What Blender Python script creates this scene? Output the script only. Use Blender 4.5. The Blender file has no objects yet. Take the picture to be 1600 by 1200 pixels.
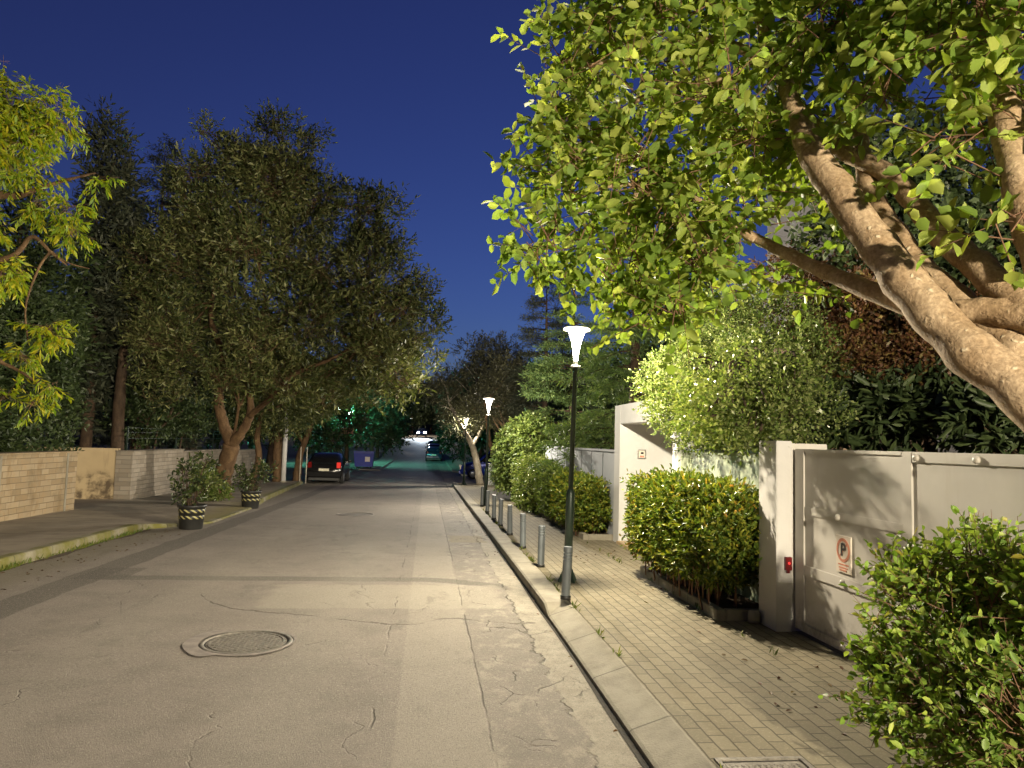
import bpy, math, random
import numpy as np
from mathutils import Vector, Matrix, noise as mnoise

R = math.radians
sc = bpy.context.scene
COL = sc.collection

# ------------------------------------------------------------------ camera
CAM_H, FPX = 1.75, 1160.0
PITCH, YAW, ROLL = R(4.4685), R(6.3517), R(1.6)
_f = np.array([math.sin(YAW)*math.cos(PITCH), math.cos(YAW)*math.cos(PITCH), math.sin(PITCH)])
_r = np.array([math.cos(YAW), -math.sin(YAW), 0.0])
_u = np.cross(_r, _f)
_RX = _r*math.cos(ROLL)+_u*math.sin(ROLL)
_UP = -_r*math.sin(ROLL)+_u*math.cos(ROLL)
cam_data = bpy.data.cameras.new('camera')
cam = bpy.data.objects.new('camera', cam_data)
COL.objects.link(cam)
cam_data.sensor_width = 36.0
cam_data.lens = 36.0*FPX/1600.0
cam_data.clip_start, cam_data.clip_end = 0.05, 2000
M = Matrix.Identity(4)
for i in range(3):
    M[i][0], M[i][1], M[i][2] = _RX[i], _UP[i], -_f[i]
M[2][3] = CAM_H
cam.matrix_world = M
sc.camera = cam

# ------------------------------------------------------------------ world, light, exposure
SUN_EL, SUN_ROT = R(-2.5), R(20)
w = bpy.data.worlds.new('World'); sc.world = w; w.use_nodes = True
wt = w.node_tree
bg = wt.nodes['Background']
sky = wt.nodes.new('ShaderNodeTexSky'); sky.sky_type = 'NISHITA'; sky.sun_disc = False
sky.sun_elevation = SUN_EL; sky.sun_rotation = SUN_ROT
sky.altitude = 100; sky.air_density = 1.0; sky.dust_density = 0.3; sky.ozone_density = 4.0
tint = wt.nodes.new('ShaderNodeMix'); tint.data_type = 'RGBA'; tint.blend_type = 'MULTIPLY'
tint.inputs[0].default_value = 1.0
tint.inputs[7].default_value = (0.92, 0.95, 1.0, 1)
wt.links.new(sky.outputs[0], tint.inputs[6]); wt.links.new(tint.outputs[2], bg.inputs['Color'])
bg.inputs['Strength'].default_value = 0.66
sc.view_settings.view_transform = 'Standard'; sc.view_settings.look = 'None'
sc.view_settings.exposure = 0.42; sc.view_settings.gamma = 1.0
sc.cycles.use_denoising = True
sc.cycles.max_bounces = 6; sc.cycles.diffuse_bounces = 3; sc.cycles.glossy_bounces = 2
sc.cycles.transmission_bounces = 4; sc.cycles.transparent_max_bounces = 8
sc.cycles.sample_clamp_indirect = 4.0
sc.cycles.caustics_reflective = False; sc.cycles.caustics_refractive = False

LAMP_W = 300.0
LAMP_COL = (1.0, 0.87, 0.64)

# ------------------------------------------------------------------ terrain profile and pixel helpers
_KY = np.array([-60, 0, 7, 14, 21.5, 34.5, 45, 62, 78, 95, 115, 135, 160, 220, 900], float)
_KZ = np.array([0, 0, 0, -.10, -.215, -.41, -.5, -.52, -.45, .25, 1.3, 2.4, 3.0, 3.2, 3.2])
_yy = np.arange(-60, 900.1, 1.0)
_zz = np.interp(_yy, _KY, _KZ)
_k = np.ones(7)/7
_zs = np.convolve(np.pad(_zz, 3, mode='edge'), _k, mode='valid')
def gz(y): return float(np.interp(y, _yy, _zs))

def at(px, py, Y):
    """point seen at photo pixel (px,py) at street distance Y"""
    d = _f+_RX*(px-800)/FPX-_UP*(py-600)/FPX
    return Vector((d[0], d[1], d[2]))*(Y/d[1])+Vector((0, 0, CAM_H))

# ------------------------------------------------------------------ node helper
class NT:
    def __init__(s, name):
        s.mat = bpy.data.materials.new(name); s.mat.use_nodes = True
        s.t = s.mat.node_tree; s.N = s.t.nodes
        s.b = s.N['Principled BSDF']; s.out = s.N['Material Output']
        s._oc = None
    def new(s, kind, **kw):
        n = s.N.new(kind)
        for k, v in kw.items(): setattr(n, k, v)
        return n
    def put(s, sock, v):
        if isinstance(v, bpy.types.NodeSocket): s.t.links.new(v, sock)
        elif isinstance(v, (tuple, list)) and len(v) == 3 and sock.type == 'RGBA': sock.default_value = (*v, 1)
        else: sock.default_value = v
    @property
    def oc(s):
        if s._oc is None: s._oc = s.new('ShaderNodeTexCoord').outputs['Object']
        return s._oc
    def m(s, op, a, b=0.0, c=0.0):
        n = s.new('ShaderNodeMath', operation=op)
        s.put(n.inputs[0], a); s.put(n.inputs[1], b); s.put(n.inputs[2], c)
        return n.outputs[0]
    def xyz(s, v=None):
        n = s.new('ShaderNodeSeparateXYZ'); s.put(n.inputs[0], v if v is not None else s.oc); return n.outputs
    def comb(s, x, y, z=0.0):
        n = s.new('ShaderNodeCombineXYZ')
        for i, v in enumerate((x, y, z)): s.put(n.inputs[i], v)
        return n.outputs[0]
    def scale(s, v, sc3):
        n = s.new('ShaderNodeVectorMath', operation='MULTIPLY'); s.put(n.inputs[0], v); n.inputs[1].default_value = sc3; return n.outputs[0]
    def noise(s, scale, detail=3, rough=.55, vec=None, dist=0.0):
        n = s.new('ShaderNodeTexNoise'); s.put(n.inputs['Vector'], vec if vec is not None else s.oc)
        n.inputs['Scale'].default_value = scale; n.inputs['Detail'].default_value = detail
        n.inputs['Roughness'].default_value = rough; n.inputs['Distortion'].default_value = dist
        return n.outputs['Fac']
    def ramp(s, fac, stops):
        n = s.new('ShaderNodeValToRGB'); s.put(n.inputs[0], fac)
        e = n.color_ramp.elements
        while len(e) < len(stops): e.new(.5)
        for i, (p, c) in enumerate(stops):
            e[i].position = p; e[i].color = (c, c, c, 1) if isinstance(c, (int, float)) else (*c, 1)
        return n.outputs[0]
    def mix(s, fac, a, b, blend='MIX'):
        n = s.new('ShaderNodeMix', data_type='RGBA', blend_type=blend)
        s.put(n.inputs[0], fac); s.put(n.inputs[6], a); s.put(n.inputs[7], b); return n.outputs[2]
    def sstep(s, v, lo, hi):
        n = s.new('ShaderNodeMapRange', interpolation_type='SMOOTHSTEP')
        s.put(n.inputs[0], v); n.inputs[1].default_value = lo; n.inputs[2].default_value = hi; return n.outputs[0]
    def band(s, v, lo, hi, soft):
        a = s.sstep(v, lo-soft, lo+soft); b = s.sstep(v, hi-soft, hi+soft)
        return s.m('SUBTRACT', a, b)
    def bump(s, h, strength, dist=.01):
        n = s.new('ShaderNodeBump'); s.put(n.inputs['Height'], h); n.inputs['Strength'].default_value = strength
        n.inputs['Distance'].default_value = dist; s.put(s.b.inputs['Normal'], n.outputs[0])
    def fin(s, col=None, rough=None, metal=None, spec=None):
        if col is not None: s.put(s.b.inputs['Base Color'], col)
        if rough is not None: s.put(s.b.inputs['Roughness'], rough)
        if metal is not None: s.put(s.b.inputs['Metallic'], metal)
        if spec is not None: s.put(s.b.inputs['Specular IOR Level'], spec)
        return s.mat

def plain(name, col, rough=.6, metal=0.0, var=.15, scale=6.0, bump=0.0, spec=.5):
    t = NT(name)
    n = t.noise(scale, 4)
    c = t.mix(t.sstep(n, .3, .7), tuple(x*(1-var) for x in col), tuple(min(1, x*(1+var)) for x in col))
    if bump: t.bump(t.noise(scale*6, 3), bump, .01)
    return t.fin(c, rough, metal, spec)

def emissive(name, col, strength, through=False):
    t = NT(name)
    e = t.new('ShaderNodeEmission'); e.inputs[0].default_value = (*col, 1); e.inputs[1].default_value = strength
    if through:
        a = t.new('ShaderNodeAddShader'); tr = t.new('ShaderNodeBsdfTransparent')
        t.t.links.new(e.outputs[0], a.inputs[0]); t.t.links.new(tr.outputs[0], a.inputs[1])
        t.t.links.new(a.outputs[0], t.out.inputs[0])
    else: t.t.links.new(e.outputs[0], t.out.inputs[0])
    return t.mat

def leafmat(name, c0, c1, c2=None, rough=.45, trans=.35, rare=None):
    t = NT(name)
    a = t.new('ShaderNodeAttribute', attribute_name='tint')
    st = [(0.0, c0), (.5, c1), (.84, c2 or c1)]
    if rare: st += [(.945, rare)]
    c = t.ramp(a.outputs['Fac'], st)
    t.fin(c, rough, 0.0, .4)
    tl = t.new('ShaderNodeBsdfTranslucent')
    br = t.mix(1.0, c, (1.25, 1.3, .6), 'MULTIPLY'); t.put(tl.inputs[0], br)
    mx = t.new('ShaderNodeMixShader'); mx.inputs[0].default_value = trans
    t.t.links.new(t.b.outputs[0], mx.inputs[1]); t.t.links.new(tl.outputs[0], mx.inputs[2])
    t.t.links.new(mx.outputs[0], t.out.inputs[0])
    return t.mat

def barkmat(name, c0, c1, spots=0.0):
    t = NT(name)
    st = t.noise(7, 5, .6, t.scale(t.oc, (1, 1, .5)))
    fine = t.noise(45, 4, .6)
    c = t.mix(t.sstep(st, .35, .68), c0, c1)
    c = t.mix(t.sstep(fine, .35, .75), t.mix(1.0, c, (.6, .58, .55), 'MULTIPLY'), c)
    kn = t.noise(3.1, 4, .65, None, .6)
    c = t.mix(t.m('MULTIPLY', t.sstep(kn, .58, .70), .4), c, tuple(q*.6 for q in c0))
    rg_ = t.noise(14, 4, .7, t.scale(t.oc, (1, 1, 2.2)), 1.2)
    c = t.mix(t.m('MULTIPLY', t.sstep(rg_, .58, .68), .25), c, tuple(q*.6 for q in c0))
    h = t.m('SUBTRACT', t.m('ADD', t.m('MULTIPLY', st, 1.0), t.m('MULTIPLY', fine, .35)), t.m('MULTIPLY', t.sstep(rg_, .5, .66), .25))
    if spots:
        v = t.new('ShaderNodeTexVoronoi'); nd = t.new('ShaderNodeTexNoise'); nd.inputs['Scale'].default_value = 9; t.put(nd.inputs['Vector'], t.oc); va = t.new('ShaderNodeVectorMath', operation='ADD'); t.put(va.inputs[0], t.oc); t.put(va.inputs[1], t.scale(nd.outputs['Color'], (.12, .12, .12))); t.put(v.inputs['Vector'], va.outputs[0]); v.inputs['Scale'].default_value = 19
        sp = t.m('SUBTRACT', 1.0, t.sstep(v.outputs['Distance'], .12, .3))
        sp = t.m('MULTIPLY', sp, t.sstep(t.noise(9, 2), .5, .6))
        c = t.mix(t.m('MULTIPLY', sp, spots), c, (.55, .47, .33)); h = t.m('ADD', h, t.m('MULTIPLY', sp, .4))
    t.bump(h, .55, .02)
    return t.fin(c, .85, 0, .3)

# ------------------------------------------------------------------ object helpers
def tag(o, label=None, cat=None, group=None, kind=None):
    if label: o['label'] = label
    if cat: o['category'] = cat
    if group: o['group'] = group
    if kind: o['kind'] = kind
    return o

def empty(name, loc, label, cat, group=None, rz=0.0):
    o = bpy.data.objects.new(name, None); COL.objects.link(o)
    o.location = loc; o.rotation_euler = (0, 0, rz); o.empty_display_size = .2
    return tag(o, label, cat, group)

class MB:
    """collects shapes in world (or thing-local) coordinates, links them as ONE mesh object"""
    def __init__(s): s.v = []; s.f = []; s.mi = []; s.sm = []
    def add(s, vs, fs, mi=0, sm=False):
        o = len(s.v); s.v += [tuple(p) for p in vs]
        s.f += [tuple(i+o for i in q) for q in fs]; s.mi += [mi]*len(fs); s.sm += [sm]*len(fs); return s
    def box(s, x0, x1, y0, y1, z0, z1, mi=0, bev=0.0):
        if bev <= 0:
            vs = [(x, y, z) for z in (z0, z1) for x, y in ((x0, y0), (x1, y0), (x1, y1), (x0, y1))]
            return s.add(vs, [(3, 2, 1, 0), (4, 5, 6, 7), (0, 1, 5, 4), (1, 2, 6, 5), (2, 3, 7, 6), (3, 0, 4, 7)], mi)
        import bmesh
        bm = bmesh.new(); bmesh.ops.create_cube(bm, size=1)
        for v in bm.verts: v.co = Vector(((x0+x1)/2+v.co.x*(x1-x0), (y0+y1)/2+v.co.y*(y1-y0), (z0+z1)/2+v.co.z*(z1-z0)))
        bmesh.ops.bevel(bm, geom=list(bm.edges), offset=bev, segments=2, affect='EDGES')
        bm.verts.index_update()
        s.add([v.co[:] for v in bm.verts], [[v.index for v in f.verts] for f in bm.faces], mi); bm.free(); return s
    def tube(s, pts, rad, n=10, mi=0, lump=0.0, seed=0, sub=4, cap=True):
        pts = [Vector(p) for p in pts]
        if not isinstance(rad, (list, tuple)): rad = [rad]*len(pts)
        P, Q = [], []
        for i in range(len(pts)-1):
            p0, p1, p2, p3 = pts[max(i-1, 0)], pts[i], pts[i+1], pts[min(i+2, len(pts)-1)]
            for k in range(sub):
                t = k/sub
                P.append(.5*((2*p1)+(p2-p0)*t+(2*p0-5*p1+4*p2-p3)*t*t+(3*p1-p0-3*p2+p3)*t**3)); Q.append(rad[i]+(rad[i+1]-rad[i])*t)
        P.append(pts[-1]); Q.append(rad[-1])
        vs, fs = [], []
        d = (P[1]-P[0]).normalized(); a = d.orthogonal().normalized()
        for i, p in enumerate(P):
            d = ((P[min(i+1, len(P)-1)]-P[max(i-1, 0)])).normalized()
            a = (a-d*a.dot(d)).normalized(); b = d.cross(a)
            for j in range(n):
                th = 2*math.pi*j/n
                dirv = a*math.cos(th)+b*math.sin(th)
                r = Q[i]
                if lump: r *= 1+lump*mnoise.noise((p+dirv*r)*(0.5/max(.03, Q[i]))+Vector((seed, 0, 0)))
                vs.append(p+dirv*r)
        for i in range(len(P)-1):
            for j in range(n):
                k = (j+1) % n
                fs.append((i*n+j, i*n+k, (i+1)*n+k, (i+1)*n+j))
        if cap: fs += [tuple(range(n-1, -1, -1)), tuple((len(P)-1)*n+j for j in range(n))]
        return s.add(vs, fs, mi, True)
    def lathe(s, prof, cx=0, cy=0, cz=0, n=20, mi=0, sm=True, axis='z'):
        vs, fs = [], []
        for r, z in prof:
            for j in range(n):
                th = 2*math.pi*j/n; x, y = r*math.cos(th), r*math.sin(th)
                vs.append((cx+x, cy+y, cz+z) if axis == 'z' else (cx+z, cy+x, cz+y))
        for i in range(len(prof)-1):
            for j in range(n):
                k = (j+1) % n; fs.append((i*n+j, i*n+k, (i+1)*n+k, (i+1)*n+j))
        if prof[0][0] > 1e-5: fs.append(tuple(range(n-1, -1, -1)))
        if prof[-1][0] > 1e-5: fs.append(tuple((len(prof)-1)*n+j for j in range(n)))
        return s.add(vs, fs, mi, sm)
    def build(s, name, mats, parent=None, mw=None):
        me = bpy.data.meshes.new(name)
        off = Vector((0, 0, 0))
        if parent is not None and mw is None:
            off = parent.location.copy()
            if parent.parent: off += parent.parent.location
        me.from_pydata([tuple(Vector(p)-off) for p in s.v], [], s.f)
        mats = mats if isinstance(mats, (list, tuple)) else [mats]
        for m_ in mats: me.materials.append(m_)
        me.polygons.foreach_set('material_index', s.mi)
        me.polygons.foreach_set('use_smooth', s.sm)
        me.update()
        o = bpy.data.objects.new(name, me); COL.objects.link(o)
        if parent is not None: o.parent = parent
        return o
LOCAL = True   # pass mw=LOCAL to build() when vertices are already thing-local

def copy_tree(o, parent=None):
    c = o.copy(); COL.objects.link(c)
    if parent is not None: c.parent = parent
    for ch in list(o.children): copy_tree(ch, c)
    return c

# ------------------------------------------------------------------ leaves (numpy)
def nrm(a): return a/np.maximum(np.linalg.norm(a, axis=-1, keepdims=True), 1e-9)
def tint_of(rng, P, n, amp=.22):
    base = rng.random(n)*(1-amp)
    ph = np.sin(P[:, 0]*1.7+P[:, 2]*1.3)*.25+np.sin(P[:, 1]*1.1-P[:, 2]*2.3+1)*.25+.5
    return np.clip(base+ph*amp, 0, 1)

def leaf_object(name, P, D, Nn, L, W, mat, parent, rng, shape='oval', tint=None, extra=None):
    """one mesh of leaves. P base points, D directions, Nn normals."""
    off = np.array(parent.location) if parent is not None else np.zeros(3)
    if parent is not None and parent.parent: off = off+np.array(parent.parent.location)
    n = len(P); P = P-off
    S = nrm(np.cross(D, Nn)); Nn = np.cross(S, D)
    L = np.broadcast_to(np.asarray(L, float), (n,))[:, None]; W = np.broadcast_to(np.asarray(W, float), (n,))[:, None]
    if shape == 'oval':
        up = Nn*W*rng.uniform(.02, .34, (n, 1)); dn = -Nn*L*rng.uniform(-.06, .28, (n, 1))+S*W*rng.uniform(-.25, .25, (n, 1))
        V = np.stack([P, P+D*L*.32+S*W*.46+up, P+D*L*.72+S*W*.42+up+dn*.4, P+D*L+dn, P+D*L*.72-S*W*.42+up+dn*.4, P+D*L*.32-S*W*.46+up], 1)
        F = np.array([[0, 3, 2, 1], [0, 5, 4, 3]]); nv = 6
    else:
        V = np.stack([P, P+D*L*.5+S*W*.5, P+D*L, P+D*L*.5-S*W*.5], 1)
        F = np.array([[0, 1, 2, 3]]); nv = 4
    V = V.reshape(-1, 3)
    FI = (np.arange(n)[:, None, None]*nv+F[None]).reshape(-1, 4)
    tv = np.repeat(tint if tint is not None else tint_of(rng, P, n), nv)
    nleaf = len(FI)
    smi = np.zeros(nleaf, int)
    if extra is not None:                       # (verts, quads) of twig stems, material slot 1
        ev, ef = extra
        FI = np.concatenate([FI, ef+len(V)]); V = np.concatenate([V, ev-off]); tv = np.concatenate([tv, np.zeros(len(ev))])
        smi = np.concatenate([smi, np.ones(len(ef), int)])
    me = bpy.data.meshes.new(name)
    me.vertices.add(len(V)); me.vertices.foreach_set('co', V.astype(np.float32).ravel())
    me.loops.add(len(FI)*4); me.loops.foreach_set('vertex_index', FI.astype(np.int32).ravel())
    me.polygons.add(len(FI)); me.polygons.foreach_set('loop_start', np.arange(0, len(FI)*4, 4, dtype=np.int32))
    at_ = me.attributes.new('tint', 'FLOAT', 'POINT'); at_.data.foreach_set('value', tv.astype(np.float32))
    for m_ in (mat if isinstance(mat, (list, tuple)) else [mat]): me.materials.append(m_)
    me.polygons.foreach_set('material_index', smi.astype(np.int32))
    me.update(calc_edges=True); me.validate()
    o = bpy.data.objects.new(name, me); COL.objects.link(o)
    if parent is not None: o.parent = parent
    return o

def stems(P, Q, r):
    """thin 3-sided prisms P->Q"""
    D = nrm(Q-P); A = nrm(np.cross(D, np.array([.3, .5, .81]))); B = np.cross(D, A); n = len(P)
    ring = [A*math.cos(t)+B*math.sin(t) for t in (0, 2.094, 4.189)]
    r = np.broadcast_to(np.asarray(r, float), (n,))[:, None]
    V = np.stack([P+x*r for x in ring]+[Q+x*r*.4 for x in ring], 1).reshape(-1, 3)
    F = (np.arange(n)[:, None, None]*6+np.array([[0, 1, 4, 3], [1, 2, 5, 4], [2, 0, 3, 5]])[None]).reshape(-1, 4)
    return V, F

def twig_leaves(rng, P, D, TL, m, spread=.8, droop=0.0, jit=.35, upn=.6, pinnate=False):
    n = len(P); TL = np.broadcast_to(np.asarray(TL, float), (n,))
    S = nrm(np.cross(D, nrm(rng.normal(size=(n, 3))+np.array([0, 0, 1.2]))))
    pp, dd, nn = [], [], []
    for k in range(m):
        if pinnate: t = (k//2+1)/((m+1)//2); sg = 1 if k % 2 else -1
        else: t = (k+.6)/m; sg = 1 if k % 2 else -1
        pos = P+D*(TL*t)[:, None]; pos[:, 2] -= droop*.25*(TL*t*t)
        d = nrm(D*.55+S*sg*spread+rng.normal(size=(n, 3))*jit+np.array([0, 0, -droop]))
        if not pinnate and k == m-1: d = nrm(D+rng.normal(size=(n, 3))*jit)
        nv = nrm(np.array([0, 0, upn])+rng.normal(size=(n, 3))*.6)
        pp.append(pos); dd.append(d); nn.append(nv)
    return np.concatenate(pp), np.concatenate(dd), np.concatenate(nn)

def clump_points(rng, clumps, count, shell=.45, up=.35, gap=.0, gs=.8, out=1.0, jit=.4):
    """twig origins and directions in a union of ellipsoids [(centre, rx, ry, rz)]"""
    w_ = np.array([(c[1]*c[2]+c[2]*c[3]+c[1]*c[3]) for c in clumps]); w_ = w_/w_.sum()
    idx = rng.choice(len(clumps), size=count, p=w_)
    C = np.array([c[0][:] for c in clumps])[idx]; Rr = np.array([c[1:4] for c in clumps])[idx]
    u = nrm(rng.normal(size=(count, 3)))
    rad = (shell**3+(1-shell**3)*rng.random(count))**(1/3)
    P = C+u*Rr*rad[:, None]
    D = nrm(u*out+np.array([0, 0, up])+rng.normal(size=(count, 3))*jit)
    if gap > 0:
        keep = np.array([mnoise.noise(Vector(p)*gs) > -1+gap for p in P.tolist()])
        P, D = P[keep], D[keep]
    return P, D

def split(cls, k, frac, seed, spread=.82):
    """break big crown ellipsoids into many smaller leaf masses with gaps between"""
    rg = np.random.default_rng(seed); out = []
    for c, rx, ry, rz in cls:
        for _ in range(k):
            u = nrm(rg.normal(size=3)+np.array([0, 0, .15])); q = spread*(.55+.45*rg.random())
            f = frac*(.7+.6*rg.random())
            out.append((c+Vector((u[0]*rx*q, u[1]*ry*q, u[2]*rz*q)), rx*f, ry*f, rz*f*.85))
    return out

def E3(px, py, Y, r, rz=None, ry=None):
    return (at(px, py, Y), r, ry or r, rz or r)

# ------------------------------------------------------------------ materials
def road_material():
    t = NT('worn_asphalt')
    x, y, z = t.xyz()
    big = t.noise(.55, 4, .6); mid = t.noise(2.6, 5, .62); fine = t.noise(95, 3, .7); agg = t.noise(260, 2, .6)
    edge = t.noise(3.2, 4, .65)
    wob = t.m('MULTIPLY', t.m('SUBTRACT', edge, .5), .30)
    x1 = t.m('ADD', x, wob); xs = t.m('ADD', x, t.m('MULTIPLY', t.m('SUBTRACT', mid, .5), .05))
    c = t.mix(t.sstep(big, .3, .7), (.205, .178, .155), (.265, .232, .202))
    c = t.mix(t.m('MULTIPLY', t.sstep(mid, .42, .72), .5), c, (.155, .138, .115))
    c = t.mix(t.m('MULTIPLY', t.sstep(t.noise(22, 4, .7), .5, .7), .35), c, (.16, .142, .12))
    # lighter and darker longitudinal strips
    ls = t.band(xs, -.13, .42, .012)
    c = t.mix(t.m('MULTIPLY', ls, .42), c, (.33, .30, .25))
    rs = t.band(xs, .44, 1.02, .02)
    c = t.mix(t.m('MULTIPLY', rs, t.m('MULTIPLY', t.sstep(t.noise(4.5, 6, .75), .34, .68), .65)), c, (.16, .145, .122))
    # pale spalled patches on the right strip
    sp = t.m('MULTIPLY', t.band(x1, .40, 1.25, .05), t.sstep(t.noise(3.4, 4, .65, t.scale(t.oc, (1.6, 1, 1))), .50, .66))
    c = t.mix(t.m('MULTIPLY', sp, .6), c, (.36, .33, .27))
    # concrete gutter strip with ragged edge
    gut = t.sstep(t.m('ADD', x1, t.m('MULTIPLY', t.m('SUBTRACT', t.noise(14, 4, .7), .5), .12)), .97, 1.01)
    c = t.mix(t.m('MULTIPLY', gut, .9), c, t.mix(t.sstep(t.noise(7, 5, .7), .35, .7), (.25, .225, .18), (.37, .34, .275)))
    # darker reinstated trench along the left, with ragged edges
    xl = t.m('ADD', x, t.m('MULTIPLY', t.m('SUBTRACT', t.noise(1.3, 3), .5), .16))
    tr = t.m('MULTIPLY', t.band(xl, -4.30, -3.86, .015), t.sstep(y, 3.0, 3.1))
    c = t.mix(t.m('MULTIPLY', tr, .8), c, t.mix(mid, (.075, .066, .056), (.125, .112, .095)))
    sq = t.m('MULTIPLY', t.band(x, -4.2, -3.62, .012), t.band(y, 9.62, 10.5, .03))
    c = t.mix(t.m('MULTIPLY', sq, .6), c, (.08, .07, .06))
    # transverse trench
    yc = t.m('ADD', y, t.m('MULTIPLY', t.m('SUBTRACT', t.noise(1.5, 3), .5), .12))
    bend = t.m('MULTIPLY', t.m('POWER', t.m('MAXIMUM', t.m('ADD', x, .1), 0), 2), .42)
    yb = t.m('ADD', yc, bend)
    tv = t.m('MULTIPLY', t.band(yb, 9.58, 9.90, .02), t.band(x, -3.85, 1.05, .05))
    c = t.mix(t.m('MULTIPLY', tv, .75), c, (.095, .085, .072))
    # squarish pale patches near right, further on
    pt = t.m('MULTIPLY', t.band(x1, .46, 1.12, .02), t.band(yc, 13.7, 14.8, .03))
    c = t.mix(t.m('MULTIPLY', pt, .85), c, (.24, .20, .12))
    pt2 = t.m('MULTIPLY', t.band(x1, .5, 1.08, .02), t.band(yc, 15.3, 17.9, .03))
    c = t.mix(t.m('MULTIPLY', pt2, .5), c, (.16, .15, .13))
    # pale patched zone before the trench
    pz = t.m('MULTIPLY', t.band(t.m('ADD', x, t.m('MULTIPLY', wob, 2.0)), -1.7, .9, .1), t.band(t.m('ADD', y, wob), 8.0, 9.35, .05))
    c = t.mix(t.m('MULTIPLY', pz, .5), c, (.34, .31, .25))
    # tar-dark blots, tyre-polished streaks and grit
    tar = t.m('MULTIPLY', t.sstep(t.noise(1.7, 6, .72, t.scale(t.oc, (1.3, .55, 1)), .4), .56, .66), .5)
    c = t.mix(tar, c, (.125, .11, .092))
    pol = t.m('MULTIPLY', t.m('ADD', t.band(xs, -2.9, -2.3, .25), t.band(xs, -1.2, -.6, .25)), .22)
    c = t.mix(pol, c, (.31, .285, .24))
    grit = t.m('MULTIPLY', t.sstep(t.noise(42, 3, .85), .56, .66), .6)
    c = t.mix(grit, c, (.10, .088, .075))
    pale = t.m('MULTIPLY', t.sstep(t.noise(55, 2, .8, t.scale(t.oc, (1, 1.01, 1))), .58, .66), .6)
    c = t.mix(pale, c, (.40, .37, .32))
    # speckle
    c = t.mix(t.m('MULTIPLY', t.sstep(fine, .52, .70), .55), c, (.40, .37, .31))
    c = t.mix(t.m('MULTIPLY', t.sstep(t.noise(130, 2, .6), .54, .68), .55), c, (.075, .066, .055))
    c = t.mix(t.m('MULTIPLY', t.sstep(agg, .58, .72), .35), c, (.09, .08, .066))
    # cracks: warped voronoi edges, masked to zones
    wv = t.new('ShaderNodeVectorMath', operation='ADD')
    nc = t.new('ShaderNodeTexNoise'); t.put(nc.inputs['Vector'], t.oc); nc.inputs['Scale'].default_value = 3; nc.inputs['Detail'].default_value = 5
    sc_ = t.scale(nc.outputs['Color'], (.5, .5, 0)); t.put(wv.inputs[0], t.oc); t.put(wv.inputs[1], sc_)
    v = t.new('ShaderNodeTexVoronoi', feature='DISTANCE_TO_EDGE'); t.put(v.inputs['Vector'], t.scale(wv.outputs[0], (.62, .40, .001))); v.inputs['Scale'].default_value = 1.0
    cr = t.m('SUBTRACT', 1.0, t.sstep(v.outputs['Distance'], .001, .0045))
    cr = t.m('MULTIPLY', t.m('MULTIPLY', cr, t.sstep(t.noise(.8, 2), .46, .58)), t.sstep(t.noise(6, 3), .36, .58))
    cr = t.m('MULTIPLY', cr, .4)
    v2 = t.new('ShaderNodeTexVoronoi', feature='DISTANCE_TO_EDGE'); t.put(v2.inputs['Vector'], t.scale(wv.outputs[0], (2.2, 1.5, .001))); v2.inputs['Scale'].default_value = 1.0
    cr2 = t.m('SUBTRACT', 1.0, t.sstep(v2.outputs['Distance'], .004, .02))
    cr2 = t.m('MULTIPLY', t.m('MULTIPLY', cr2, t.band(x1, .55, 1.18, .05)), t.sstep(t.noise(1.6, 2), .47, .58))
    # joints along the strips
    j1 = t.m('MULTIPLY', t.m('MULTIPLY', t.band(xs, .428, .442, .006), t.sstep(t.noise(1.1, 3), .42, .6)), .6)
    j2 = t.m('MULTIPLY', t.band(t.m('ADD', x, t.m('MULTIPLY', wob, .35)), -.29, -.275, .006), t.m('MULTIPLY', t.sstep(t.noise(1.9, 2), .45, .6), .5))
    j3 = t.m('MULTIPLY', t.band(x1, .975, .995, .008), t.sstep(t.noise(1.4, 2), .36, .48))
    # long wavy crack across, y = f(x)
    fx = t.m('DIVIDE', t.m('ADD', x, 2.5), 3.9)
    fc = t.new('ShaderNodeFloatCurve'); t.put(fc.inputs['Value'], fx)
    cv = fc.mapping.curves[0]; pts = [(-2.46, 8.75), (-2.23, 8.14), (-1.79, 7.92), (-1.32, 7.75), (-.66, 7.47), (-.11, 7.31), (.27, 7.56), (.64, 7.43), (.88, 7.35), (1.3, 7.5)]
    for i, (a_, b_) in enumerate(pts):
        q = ((a_+2.5)/3.9, (b_-7.0)/2.5)
        if i == 0: cv.points[0].location = q
        elif i == len(pts)-1: cv.points[1].location = q
        else: cv.points.new(*q)
    fc.mapping.update()
    fy = t.m('ADD', t.m('MULTIPLY', fc.outputs[0], 2.5), 7.0)
    dy = t.m('ABSOLUTE', t.m('SUBTRACT', t.m('ADD', y, t.m('MULTIPLY', t.m('SUBTRACT', t.noise(5, 5, .75), .5), .26)), fy))
    j4 = t.m('MULTIPLY', t.m('SUBTRACT', 1.0, t.sstep(dy, .006, .03)), t.m('MULTIPLY', t.band(x, -2.42, 1.1, .04), t.sstep(t.noise(2.2, 3), .34, .58)))
    ck = t.m('MINIMUM', t.m('ADD', t.m('ADD', t.m('ADD', cr, cr2), t.m('ADD', j1, j2)), t.m('ADD', j3, j4)), 1.0)
    c = t.mix(t.m('MULTIPLY', ck, .6), c, (.055, .046, .036))
    # mossy dirt along the left gutter
    mo = t.m('MULTIPLY', t.m('SUBTRACT', 1.0, t.sstep(t.m('ADD', x, t.m('MULTIPLY', t.m('SUBTRACT', mid, .5), .5)), -4.9, -4.4)), .45)
    c = t.mix(mo, c, (.15, .13, .075))
    st = t.m('MULTIPLY', t.sstep(t.noise(.9, 4, .6, t.scale(t.oc, (1, .6, 1))), .58, .72), .35)
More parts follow.
